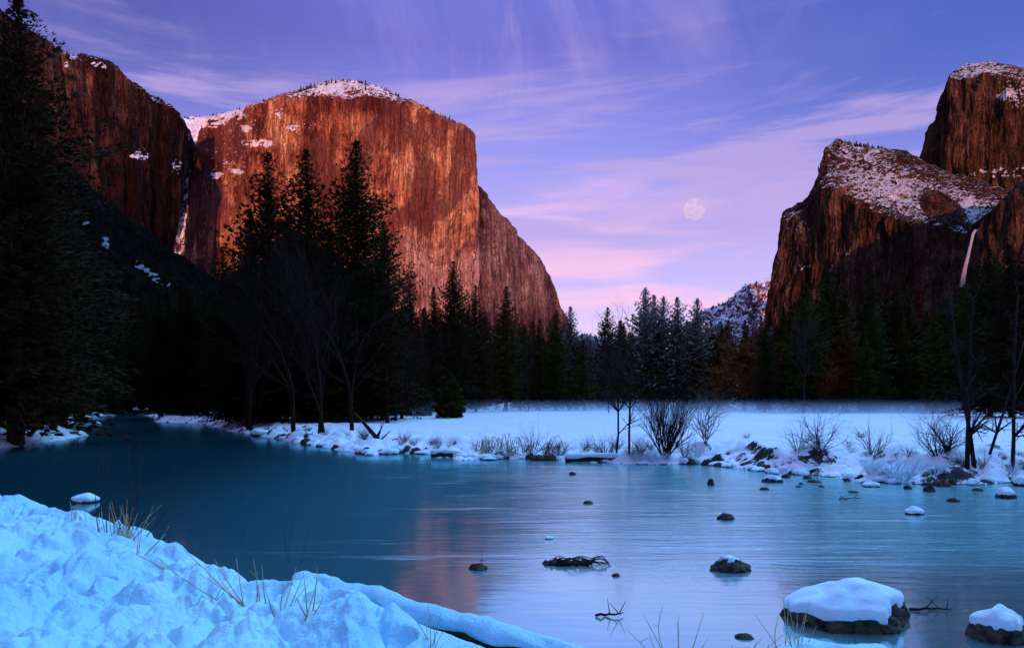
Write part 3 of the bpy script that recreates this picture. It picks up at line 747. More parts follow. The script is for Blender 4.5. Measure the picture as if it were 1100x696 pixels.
def build_conifers():
    # ---- riverside grove on the left
    H = [
        (2, 18, 0, 45, 1.15, 'towering black conifer cut by the left edge, reaching the top of the picture'),
        (0, -30, 20, 50, 1.2, 'black conifer cropped by the left frame edge below the towering one'),
        (1, 40, 165, 60, 1.1, 'dark conifer beside the towering black one at the left edge'),
        (0, 380, 152, 74, 1.12, 'tallest broad dark conifer of the riverside grove, in front of the sunlit wall'),
        (1, 328, 162, 72, 1.15, 'dark pointed conifer left of the tallest one in the riverside grove'),
        (3, 291, 162, 76, 1.15, 'open crowned conifer, left one of the two tall pointed trees against the wall'),
        (2, 411, 240, 80, 1.0, 'shorter conifer tucked against the right side of the tallest grove tree'),
        (1, 268, 225, 84, 1.0, 'dark conifer at the left foot of the two tall pointed trees'),
        (0, 308, 235, 70, 1.0, 'dark conifer between the two tall pointed trees and lower than both'),
        (2, 354, 245, 72, 1.0, 'dark conifer filling the gap left of the tallest grove tree'),
        (3, 236, 265, 88, 1.0, 'thin topped dark conifer left of the riverside grove'),
        (1, 205, 300, 105, 1.0, 'dim conifer standing before the snow streak of the hillside'),
    ]
    for (i, px, py, Y, w, lab) in H:
        hero('near', i, px, py, Y, w, lab)
    # ---- skyline row beyond the meadow
    C = [
        ('near', 1, 440, 304, 110, 0.95, 'slim conifer just right of the riverside grove, in front of the wall'),
        ('far', 4, 466, 309, 120, 1.0, 'narrow conifer left of the tall dark one at the wall foot'),
        ('near', 0, 486, 281, 108, 1.0, 'tall dark conifer in front of the lower right part of the sunlit wall'),
        ('near', 1, 511, 307, 115, 0.95, 'dark pointed conifer right of the tall one at the wall foot'),
        ('far', 1, 543, 308, 125, 1.15, 'reddish brown conifer in front of the receding wall'),
        ('far', 3, 577, 344, 135, 1.1, 'lower conifer with a snow tipped top right of the reddish brown one'),
        ('far', 0, 598, 334, 130, 1.05, 'dark conifer where the receding wall meets the sky'),
        ('frost', 1, 612, 330, 140, 1.0, 'conifer with pale frosted top left of the open sky gap'),
        ('far', 2, 653, 331, 140, 0.9, 'broad dark conifer standing alone in the sky gap'),
        ('far', 1, 668, 345, 150, 1.0, 'conifer right of the lone broad one in the sky gap'),
        ('frost', 0, 692, 310, 150, 1.0, 'tallest frosted conifer of the snowy topped cluster'),
        ('frost', 1, 702, 318, 155, 1.0, 'frosted conifer just right of the tallest snowy topped one'),
        ('frost', 0, 712, 319, 152, 0.9, 'frosted conifer in the middle of the snowy topped cluster'),
        ('frost', 1, 728, 320, 150, 1.1, 'frosted round topped conifer near the right end of the snowy cluster'),
        ('frost', 0, 750, 321, 148, 1.05, 'rightmost frosted conifer of the snowy topped cluster'),
        ('far', 0, 775, 350, 145, 1.0, 'dark low conifer before the distant snowy ridge'),
        ('far', 4, 800, 344, 150, 1.0, 'slim conifer in front of the rock buttress of the distant ridge'),
        ('far', 1, 817, 341, 150, 0.9, 'slim conifer at the left foot of the dark cliff'),
        ('far', 2, 842, 330, 140, 1.0, 'broad conifer below the left edge of the dark cliff'),
        ('far', 0, 867, 304, 130, 1.1, 'large conifer in front of the dark cliff with a pale trunk line'),
        ('far', 2, 889, 292, 140, 1.1, 'big dark conifer left of centre under the snowy shelf cliff'),
        ('far', 3, 906, 303, 135, 1.0, 'ragged conifer before the brown cliff face'),
        ('far', 4, 936, 294, 130, 1.2, 'tall spire conifer in the middle of the right forest'),
        ('far', 1, 963, 301, 128, 1.0, 'dark spire conifer left of the red one'),
        ('red', 0, 986, 309, 140, 1.1, 'conifer with dead red needles among the dark right forest'),
        ('green', 0, 1003, 332, 105, 1.05, 'fuller green conifer right of the red one'),
        ('far', 2, 1014, 320, 120, 1.0, 'dark conifer below and left of the waterfall'),
        ('far', 0, 1037, 306, 105, 1.1, 'dark conifer directly under the waterfall'),
        ('near', 2, 1064, 268, 85, 1.1, 'tall black conifer right of the waterfall'),
        ('near', 0, 1086, 262, 80, 1.1, 'tall black conifer at the right edge'),
        ('near', 1, 1112, 245, 78, 1.2, 'black conifer cropped by the right frame edge'),
        ('green', 0, 930, 362, 108, 1.2, 'green low conifer at the far side of the meadow'),
    ]
    for (k, i, px, py, Y, w, lab) in C:
        hero(k, i, px, py, Y, w, lab)
    # small bushy pines at the meadow corner
    for (px, top, base, w, lab) in ((483, 401, 449, 1.0, 'small bushy green pine at the left corner of the meadow'),
                                    (505, 414, 441, 1.0, 'little bushy pine behind the one at the meadow corner'),
                                    (455, 412, 447, 0.9, 'small bushy pine at the foot of the riverside grove')):
        x, y = on_level(px, base, 0.8); place_tree('bushy', 0, x, y, (base - top) / F * y, w, lab, cat='pine', name='young_pine')
    # ---- the unremarkable rest of the dark wood, individual trees
    used = []
    def fill(n, pxr, Yr, topfn, kinds, label, group, tries=4000, mind=2.2, wr=(0.9, 1.3)):
        c = 0
        for _ in range(tries):
            if c >= n: break
            px, Y = rng.uniform(*pxr), rng.uniform(*Yr)
            x = (px - CX) / F * Y
            if gh(x, Y) < 0.25: continue
            if any((x - a) ** 2 + (Y - b) ** 2 < mind * mind for a, b in used): continue
            used.append((x, Y)); k = rng.choice(kinds)
            top = topfn(px) + rng.uniform(-6, 22)
            h = CAMZ - (top - CY) / F * Y - 0.8
            place_tree(k, rng.randrange(5), x, Y, max(h, 5), rng.uniform(*wr), label, group=group)
            c += 1
    ip = lambda xs, ys: (lambda p: float(np.interp(p, xs, ys)))
    fill(60, (-60, 260), (98, 170), ip([-60, 0, 60, 130, 200, 260], [150, 200, 250, 300, 312, 300]), ['near'],
         'near black conifer in the shaded mass on the left', 'conifers of the shaded left forest', mind=2.4)
    fill(40, (255, 445), (66, 125), ip([255, 300, 350, 400, 445], [280, 258, 262, 290, 340]), ['near'],
         'dark conifer inside the riverside grove, merged with its neighbours', 'conifers inside the riverside grove', mind=1.6)
    fill(40, (425, 640), (128, 200), ip([425, 500, 560, 600, 640], [335, 338, 350, 356, 366]), ['far'],
         'dark background conifer in the row below the sunlit wall', 'background conifers below the sunlit wall', mind=3.0)
    fill(52, (600, 830), (150, 225), ip([600, 640, 690, 760, 830], [360, 362, 340, 346, 356]), ['far', 'far', 'frost'],
         'background conifer of the wood at the far end of the meadow', 'background conifers at the far end of the meadow', mind=3.0)
    fill(58, (815, 1130), (112, 190), ip([815, 880, 960, 1030, 1080, 1130], [345, 322, 326, 316, 280, 262]), ['far', 'far', 'near'],
         'dark conifer in the forest under the right cliffs', 'conifers under the right cliffs', mind=3.0)

# ------------------------------------------------------------------ bare trees and shrubs
def grow(mb_tr, mb_br, rr, p, d, length, rad, depth, maxd, spread=0.55, up=0.15, kids=3, trunk_depth=0, sides=5, curl=0.12, kl=1.0):
    n = 5 if depth < 2 else 4
    pts, rads = [Vector(p)], [rad]
    dd = Vector(d).normalized()
    for i in range(n):
        dd = (dd + Vector((rr.gauss(0, curl), rr.gauss(0, curl), rr.gauss(0, curl * .6) + up * 0.15))).normalized()
        pts.append(pts[-1] + dd * (length / n))
        rads.append(rad * (1 - (0.55 if depth < maxd else 0.8) * (i + 1) / n))
    mb = mb_tr if depth <= trunk_depth else mb_br
    mb.tube(pts, rads, sides if depth == 0 else (4 if depth == 1 else 3))
    if depth == 0: mb_br.tube(pts, [r * 0.35 for r in rads], 4)
    if depth >= maxd: return
    nk = kids if isinstance(kids, int) else kids[min(depth, len(kids) - 1)]
    for k in range(nk):
        t = rr.uniform(0.25, 1.0) if k < nk - 1 else 1.0
        i = min(n, max(1, int(t * n)))
        az = rr.uniform(0, 6.28); s = spread * rr.uniform(0.6, 1.3)
        o = dd.orthogonal().normalized(); o2 = dd.cross(o)
        nd = (dd * math.cos(s) + (o * math.cos(az) + o2 * math.sin(az)) * math.sin(s) + Vector((0, 0, up * 0.5))).normalized()
        grow(mb_tr, mb_br, rr, pts[i], nd, length * rr.uniform(0.45, 0.75) * (kl if depth == 0 else 1), rads[i] * 0.65, depth + 1, maxd, spread, up, kids, trunk_depth, sides, curl, kl)

def bare_meshes(seed, H, stems=1, rad=0.12, maxd=4, spread=0.5, up=0.25, kids=(7, 5, 4, 3), fan=0.15, mat='bare_bark', tmat=None, curl=0.10, trunk_part=0.62, kl=1.0):
    rr = random.Random(seed); a, b = MB(), MB()
    for s in range(stems):
        az = rr.uniform(0, 6.28) if stems > 1 else 0
        f = fan * rr.uniform(0.4, 1.2) if stems > 1 else fan * 0.3
        d = (math.cos(az) * f, math.sin(az) * f, 1)
        grow(a, b, rr, (rr.gauss(0, rad) if stems > 1 else 0, rr.gauss(0, rad) if stems > 1 else 0, -0.15), d, H * trunk_part * rr.uniform(.75, 1.1), rad, 0, maxd, spread, up, kids, 0, 6, curl, kl)
    return a.mesh('bare_trunk', [M[tmat or mat]]), b.mesh('bare_branches', [M[mat]])

def place_bare(name, meshes, x, y, label, cat, group=None, s=1.0, rz=0.0, z=None, tname='trunk', bname='branches'):
    e = empty(name, (x, y, (gh(x, y) if z is None else z) - 0.03), label, cat, group)
    e.scale = (s, s, s) if not isinstance(s, tuple) else s
    e.rotation_euler = (0, 0, rz)
    link(tname, meshes[0], e); link(bname, meshes[1], e)
    return e

def at(px, py, z=0.8):
    """where the sight line through a photo point first meets the ground"""
    Y = np.linspace(14, 240, 9000); X = (px - CX) / F * Y; Z = CAMZ - (py - CY) / F * Y
    hit = np.nonzero(Z <= np.maximum(ground_h(X, Y), 0.0))[0]
    i = hit[0] if len(hit) else -1
    return float(X[i]), float(Y[i])

def build_bare():
    # tall leafless trees in front of the riverside grove
    big = [bare_meshes(51, 22, 1, 0.24, 4, 0.55, 0.25, (9, 6, 4, 3), mat='red_twig'),
           bare_meshes(52, 20, 2, 0.2, 4, 0.6, 0.2, (8, 5, 4, 3), 0.25, mat='red_twig')]
    for k, (px, py, s, lab) in enumerate((
            (378, 462, 0.80, 'leafless purplish tree in front of the tallest grove conifer, nearest the river'),
            (345, 464, 0.72, 'leafless dark tree leaning by the river under the pointed conifers'),
            (425, 452, 0.62, 'leafless twiggy tree at the right end of the riverside grove'),
            (268, 461, 0.75, 'leafless dark tree near the left end of the snowy grove bank'),
            (315, 463, 0.80, 'leafless tree with dark trunk in the middle of the snowy grove bank'))):
        x, y = at(px, py, 0.6); place_bare('bare_tree', big[k % 2], x, y, lab, 'bare tree', s=s, rz=k * 1.7)
    # slender alders on the far bank
    thin = [bare_meshes(53, 6.2, 1, 0.055, 3, 0.75, 0.10, (13, 5, 3), mat='bare_bark', trunk_part=0.9, curl=0.05, kl=0.5),
            bare_meshes(54, 6.0, 1, 0.06, 3, 0.8, 0.05, (13, 5, 3), mat='bare_bark', trunk_part=0.9, curl=0.04, kl=0.5)]
    x, y = at(662, 486); place_bare('alder', thin[0], x, y, 'slender leafless alder rising left of the willow bush, left of a pair', 'alder', s=1.0)
    x, y = at(676, 487); place_bare('alder', thin[1], x, y, 'slender leafless alder rising left of the willow bush, right of a pair', 'alder', s=1.0, rz=1.0)
    wil = bare_meshes(55, 3.9, 18, 0.034, 3, 0.42, 0.30, (7, 5, 4), 0.52, mat='red_twig', tmat='bare_bark', trunk_part=0.6)
    x, y = at(714, 491); place_bare('willow', wil, x, y, 'reddish many stemmed leafless willow bush on the far bank', 'willow', s=1.0, tname='stems')
    sh = [bare_meshes(56, 2.6, 5, 0.028, 3, 0.7, 0.08, (8, 4, 3), 0.35, mat='pale_bark', trunk_part=0.7),
          bare_meshes(57, 2.0, 7, 0.022, 3, 0.8, 0.05, (6, 4, 3), 0.6, mat='bare_bark', trunk_part=0.6),
          bare_meshes(58, 1.5, 9, 0.016, 2, 0.6, 0.1, (5, 3), 0.8, mat='pale_bark', trunk_part=0.7),
          bare_meshes(59, 1.2, 16, 0.014, 2, 0.55, 0.1, (5, 3), 1.0, mat='bare_bark', trunk_part=0.7)]
    L = [(758, 476, 0, 1.05, 'leafless shrub with two thin stems right of the willow bush', 0.3),
         (650, 489, 3, 1.15, 'low dark thicket at the foot of the slender alders', 0.1),
         (690, 490, 1, 0.7, 'low twiggy shrub between the alders and the willow', 1.1),
         (735, 489, 2, 0.9, 'pale low shrub at the right foot of the willow bush', 2.1),
         (572, 487, 2, 1.25, 'pale upright shrub of thin twigs beside the arching brambles', 0.7),
         (602, 488, 3, 0.8, 'low twig clump between the brambles and the alders', 0.4),
         (881, 486, 1, 1.15, 'spreading leafless shrub on the dark cut bank', 0.2),
         (857, 484, 2, 0.9, 'thin pale shrub left of the spreading one on the cut bank', 0.9),
         (938, 488, 2, 1.2, 'pale shrub leaning over the cut bank right of the spreading one', 1.9),
         (1008, 488, 3, 1.4, 'dark thicket beside the right hand alder trunks', 2.4),
         (1020, 484, 1, 1.1, 'leafless shrub behind the right hand alder trunks', 0.8),
         (925, 470, 3, 0.5, 'small dark twig tuft in the snow above the cut bank', 0.5),
         (802, 470, 3, 0.35, 'tiny twig tuft in the open snow right of the two stemmed shrub', 0.3)]
    for (px, py, k, s, lab, rz) in L:
        x, y = at(px, py); place_bare('shrub', sh[k], x, y, lab, 'shrub', s=s, rz=rz, tname='stems')
    rq = random.Random(77)
    for k in range(34):
        px = rq.choice([rq.uniform(480, 760), rq.uniform(830, 1095), rq.uniform(300, 480)]); py = (np.interp(px, [300, 480, 760, 830, 1095], [470, 486, 493, 488, 505]) - rq.uniform(0, 14 if px > 800 else 9))
        x, y = at(px, py); place_bare('shrub', sh[rq.choice([1, 2, 3, 2])], x, y, 'small leafless bush in the tangle of brush along the far bank', 'shrub', group='small bushes along the far bank', s=rq.uniform(0.3, 0.75), rz=rq.uniform(0, 6), tname='stems')
    frs = bare_meshes(64, 1.1, 14, 0.026, 2, 0.6, 0.05, (5, 3), 0.9, mat='cap_snow', trunk_part=0.7)
    for k in range(16):
        px = rq.choice([rq.uniform(500, 780), rq.uniform(930, 1090)]); py = np.interp(px, [500, 780, 930, 1090], [492, 499, 508, 514]) - rq.uniform(0, 9)
        x, y = at(px, py); place_bare('shrub', frs, x, y, 'low snow caked bush among the stones of the far bank', 'shrub', group='snow caked bushes along the far bank', s=rq.uniform(0.35, 0.8), rz=rq.uniform(0, 6), tname='stems')
    # frosted bush at the water
    fr = bare_meshes(60, 1.5, 22, 0.030, 2, 0.5, 0.05, (5, 3), 0.95, mat='cap_snow', trunk_part=0.7)
    x, y = at(968, 517, 0.2); place_bare('shrub', fr, x, y, 'snow coated bush fanning out at the waterline below the cut bank', 'shrub', s=0.95, tname='stems')
    # right hand alders
    ra = [bare_meshes(61, 9.5, 1, 0.13, 3, 1.0, 0.10, (9, 5, 3), mat='bare_bark', trunk_part=0.98, curl=0.025, kl=0.24),
          bare_meshes(62, 8.5, 1, 0.10, 3, 1.05, 0.06, (9, 5, 3), mat='bare_bark', trunk_part=0.98, curl=0.03, kl=0.26)]
    for (px, py, k, s, rz, lab) in ((1039, 502, 0, 0.75, 0.2, 'thick leafless alder trunk on the right bank, left of the close pair'),
                                    (1047, 501, 1, 0.8, 1.9, 'thinner leafless alder trunk, right of the close pair on the right bank'),
                                    (1088, 503, 1, 0.75, 3.5, 'leaning leafless alder near the right edge'),
                                    (1063, 488, 1, 0.6, 5.0, 'small slanting alder between the pair and the right edge')):
        x, y = at(px, py, 0.8); e = place_bare('alder', ra[k], x, y, lab, 'alder', s=s, rz=rz)
        if px == 1088: e.rotation_euler = (0, R(-9), 2.0)
        if px == 1063: e.rotation_euler = (0, R(24), 0.3)
    # rust coloured oaks in front of the right forest
    def leafy(seed, H, W):
        rr = random.Random(seed); a, b = MB(), MB()
        grow(a, b, rr, (0, 0, -0.2), (0, 0, 1), H * 0.75, H * 0.02, 0, 3, 0.7, 0.1, (12, 5, 3), 0, 6, 0.06)
        V, Fc = [], []
        for _ in range(5200):
            q = rr.choice(b.v); q = Vector(q) + Vector((rr.gauss(0, .25), rr.gauss(0, .25), rr.gauss(0, .2)))
            u = Vector((rr.gauss(0, 1), rr.gauss(0, 1), rr.gauss(0, .6))).normalized() * 0.24; w = u.orthogonal().normalized() * 0.13
            i = len(V); V.extend([tuple(q - u), tuple(q + w), tuple(q + u), tuple(q - w)]); Fc.append((i, i + 1, i + 2, i + 3))
        for f in b.f:
            i = len(V)
        return a.mesh('oak_trunk', [M['bark']]), mesh_from('oak_crown', V, np.array(Fc), M['rust'], False)
    oak = [leafy(71, 11, 5), leafy(72, 9, 4)]
    for (px, top, Y, k, lab) in ((885, 384, 112, 0, 'rust leaved oak in front of the right forest, the more orange one'),
                                 (800, 378, 128, 1, 'rust leaved oak at the meadow edge below the distant ridge'),
                                 (772, 396, 140, 0, 'dull rust leaved oak left of the one below the distant ridge'),
                                 (822, 394, 135, 1, 'dull rust leaved oak at the left foot of the dark cliff')):
        x = (px - CX) / F * Y; h = CAMZ - (top - CY) / F * Y - gh(x, Y)
        e = empty('oak', (x, Y, gh(x, Y)), lab, 'oak'); s = h / (11 if k == 0 else 9); e.scale = (s, s, s); e.rotation_euler = (0, 0, px)
        link('trunk', oak[k][0], e); link('crown', oak[k][1], e)
    # pale bare trunks inside the far wood
    tall = bare_meshes(63, 17, 1, 0.11, 3, 0.8, 0.2, (26, 6, 3), mat='bare_bark', tmat='bare_bark', trunk_part=0.95, curl=0.03, kl=0.36)
    for (px, top, Y, lab) in ((654, 340, 105, 'tall thin leafless tree with pale trunk before the lone broad conifer'),
                              (676, 352, 110, 'thin pale trunked leafless tree right of the tallest bare one'),
                              (568, 356, 118, 'pale trunked bare tree below the receding wall'),
                              (864, 330, 104, 'bare tree with a pale reddish trunk before the right forest')):
        x = (px - CX) / F * Y; h = CAMZ - (top - CY) / F * Y - gh(x, Y)
        place_bare('bare_tree', tall, x, Y, lab, 'bare tree', s=h / 17, rz=px)
    # brambles arching out of the snow
    for j, (px, py, w, lab) in enumerate(((522, 487, 0.62, 'pale looped bramble canes with snow, leftmost of three'),
                                          (546, 488, 0.85, 'tallest looped bramble clump, middle of three'),
                                          (590, 489, 0.7, 'low arching bramble canes beside the twig clump, rightmost of three'))):
        x, y = at(px, py, 0.5); rr = random.Random(80 + j); mb = MB()
        for q in range(13):
            az = rr.uniform(0, 6.28); ln = w * rr.uniform(.5, 1.5); hh = w * rr.uniform(.6, 1.5)
            sx, sy = rr.gauss(0, .3) * w, rr.gauss(0, .2)
            pts = [(sx + math.cos(az) * ln * t, sy + math.sin(az) * ln * t, hh * math.sin(math.pi * min(t * 1.02, 1)) - 0.05) for t in [i / 9 for i in range(10)]]
            mb.tube(pts, [0.022 - 0.012 * i / 9 for i in range(10)], 4)
        e = empty('bramble', (x, y, gh(x, y)), lab, 'bramble'); link('canes', mb.mesh('canes', [M['bramble']]), e)
        mb2 = MB()
        for q in range(14):
            az = rr.uniform(0, 6.28); hh = rr.uniform(.2, .8) * w
            mb2.tube([(rr.gauss(0, .5) * w, rr.gauss(0, .25), -.05), (rr.gauss(0, .5) * w, rr.gauss(0, .3), hh * .6), (rr.gauss(0, .6) * w, rr.gauss(0, .3), hh)], [.012, .009, .004], 3)
        link('twigs', mb2.mesh('twigs', [M['bare_bark']]), e)
    # leaning dead trunk at the water
    x0, y0 = on_level(417, 482, 0.05); x1, y1, z1 = P(381, 443, y0 + 2.5)
    mb = MB(); c = Vector((x0, y0, -0.1)); d = Vector((x1, y1, z1))
    mb.tube([c, c.lerp(d, .4) + Vector((0.05, 0, -.06)), c.lerp(d, .75) + Vector((-.03, 0, .04)), d], [0.16, 0.14, 0.10, 0.06], 7)
    e = empty('dead_tree', (x0, y0, 0), 'dark dead trunk leaning out of the water at the snowy bank', 'dead tree')
    def sub(mb_): return [tuple(Vector(v) - Vector((x0, y0, 0))) for v in mb_.v]
    mb.v = sub(mb); link('stem', mb.mesh('stem', [M['bare_bark']]), e)
    mb = MB()
    for t, off in ((.35, (.5, 0, .9)), (.25, (.75, -.3, .7)), (.15, (-.6, -.2, .12)), (.1, (.8, -.2, .02)), (.3, (.2, .3, 1.0)), (.2, (1.1, 0, .3)), (.85, (-.5, .1, .25))):
        q = c.lerp(d, t); mb.tube([q, q + Vector(off) * .5 + Vector((.05, 0, .03)), q + Vector(off)], [.06, .04, .012], 5)
    mb.v = sub(mb); link('branches', mb.mesh('branches', [M['bare_bark']]), e)
    # tangle of flood wrack lying on the water
    x, y = on_level(615, 606, 0.0); rr = random.Random(9)
    e = empty('driftwood', (x, y, 0), 'dark tangle of driftwood branches stranded in the bright shallow water', 'driftwood')
    mb = MB(); S = y / F
    for q in range(34):
        sx = rr.uniform(-30, 22) * S; ln = rr.uniform(12, 44) * S; hh = rr.uniform(1, 10) * S * (1.0 if sx > -15 * S else .6)
        sy = rr.uniform(-1, 1) * 9 * S
        ex = min(sx + ln, 40 * S)
        pts = [(sx + (ex - sx) * t, sy + rr.gauss(0, .8) * S * 3, hh * math.sin(math.pi * t) ** .7 + .01) for t in [i / 8 for i in range(9)]]
        mb.tube(pts, [rr.uniform(.008, .016) * (1 - .6 * i / 8) for i in range(9)], 4)
    link('branches', mb.mesh('drift_branches', [M['bare_bark']]), e)
    mb = MB()
    for q in range(26):
        sx = rr.uniform(-33, 8) * S; l2 = rr.uniform(5, 17) * S; sy = rr.gauss(0, 4) * S
        mb.tube([(sx, sy, 0.0), (sx + l2 * .5, sy + rr.gauss(0, .05), rr.uniform(.02, .08)), (sx + l2, sy + rr.gauss(0, .05), 0.0)], [.015, .035, .01], 6)
    link('debris', mb.mesh('drift_debris', [M['rock']]), e)
    for (px, py, dxp, lab) in ((912, 536, 24, 'thin dead branch lying in the riffle below the cut bank'), (655, 662, 30, 'slim twig in the pale shallows behind the foreground snow'), (1000, 655, 46, 'dark stick with twigs in the water between the two snow capped boulders')):
        x, y = on_level(px, py); S = y / F; mb = MB(); rr = random.Random(px)
        pts = [Vector(((t - .5) * dxp * S, rr.gauss(0, .04), .015 + rr.uniform(0, .03))) for t in [i / 6 for i in range(7)]]
        mb.tube(pts, [.02, .02, .018, .016, .012, .01, .006], 5)
        for q in range(5):
            p = pts[rr.randrange(1, 6)]; mb.tube([p, p + Vector((rr.gauss(0, .12), rr.gauss(0, .08), rr.uniform(.02, .22)))], [.009, .003], 4)
        o = link('dead_branch', mb.mesh('dead_branch', [M['bare_bark']])); o.location = (x, y, 0); tag(o, lab, 'branch')

# ------------------------------------------------------------------ rocks
def sphere(nu, nv):
    u = np.linspace(0, 2 * np.pi, nu, endpoint=False); v = np.linspace(0.0001, np.pi - 0.0001, nv)
    U, Vv = np.meshgrid(u, v, indexing='ij')
    D = np.stack([np.cos(U) * np.sin(Vv), np.sin(U) * np.sin(Vv), np.cos(Vv)], -1)
    f = grid_faces(nu, nv)
    j = np.arange(nv - 1); a = (nu - 1) * nv + j
    f = np.concatenate([f, np.stack([a, j, j + 1, a + 1], 1)])
    return D.reshape(-1, 3), f[:, ::-1]

def boulder(px, py, wpx, hpx, label, snow=0.0, seed=1, name='boulder', group=None, z=0.0, res=(64, 40), asp=0.8, skew=0.0, low=0.35, cover=0.25, cat=None):
    x, y = on_level(px, py, z); S = y / F
    rx, hz = wpx * S / 2, hpx * S
    y += rx * asp * 0.6
    D, f = sphere(*res)
    s = seed * 7.7
    k = 1 + 0.20 * pn(D[:, 0] * 1.3 + s, D[:, 1] * 1.3, D[:, 2] * 1.3) + 0.12 * pn(D[:, 0] * 2.9 + s, D[:, 1] * 2.9, D[:, 2] * 2.9) + 0.045 * fbm(D[:, 0] * 7 + s, D[:, 1] * 7, D[:, 2] * 7, 3)
    tap = (1 - 0.12 * np.clip(D[:, 2], 0, 1))[:, None] * np.array([1, 1, 0]) + np.array([0, 0, 1])
    V = D * k[:, None] * tap * np.array([rx, rx * asp, 1.0])
    V[:, 2] = np.where(V[:, 2] > 0, V[:, 2] * hz * (1 - snow * 0.30), V[:, 2] * max(hz * 0.6, 0.12))
    V[:, 2] += skew * V[:, 0]
    e = None
    if snow > 0:
        e = empty(name, (x, y, z), label, cat or name, group)
        link('stone', mesh_from('stone', V, f, M['rock']), e)
        nz = D[:, 2] + 0.22 * pn(D[:, 0] * 2.2 + s, D[:, 1] * 2.2, D[:, 2]) + 0.07 * pn(D[:, 0] * 6 + s, D[:, 1] * 6, 0)
        w = sstep(cover, cover + 0.32, nz)
        th = hz * snow * 0.34
        kl = 1 + 0.20 * pn(D[:, 0] * 1.3 + s, D[:, 1] * 1.3, D[:, 2] * 1.3) + 0.06 * pn(D[:, 0] * 2.9 + s, D[:, 1] * 2.9, D[:, 2] * 2.9)
        C = D * kl[:, None] * tap * np.array([rx, rx * asp, 1.0])
        C[:, 2] = np.where(C[:, 2] > 0, C[:, 2] * hz * (1 - snow * 0.30), C[:, 2] * max(hz * 0.6, 0.12)) + skew * C[:, 0]
        bl = 1 + 0.14 * pn(D[:, 0] * 3 + s, D[:, 1] * 3, 3.3) + .05 * pn(D[:, 0] * 8, D[:, 1] * 8 + s, 1.3)
        C = C * (1 - 0.10 * (1 - w))[:, None] + (D * np.array([0.30 * th, 0.30 * th, 0]) + np.array([0, 0, 1]) * th) * (w * bl)[:, None]
        keep = w[f].max(1) > 0.0
        link('snow_cap', mesh_from('snow_cap', C, f[keep], M['cap_snow']), e)
    else:
        e = link(name, mesh_from(name, V, f, M['rock'])); e.location = (x, y, z); tag(e, label, cat or name, group)
    return e

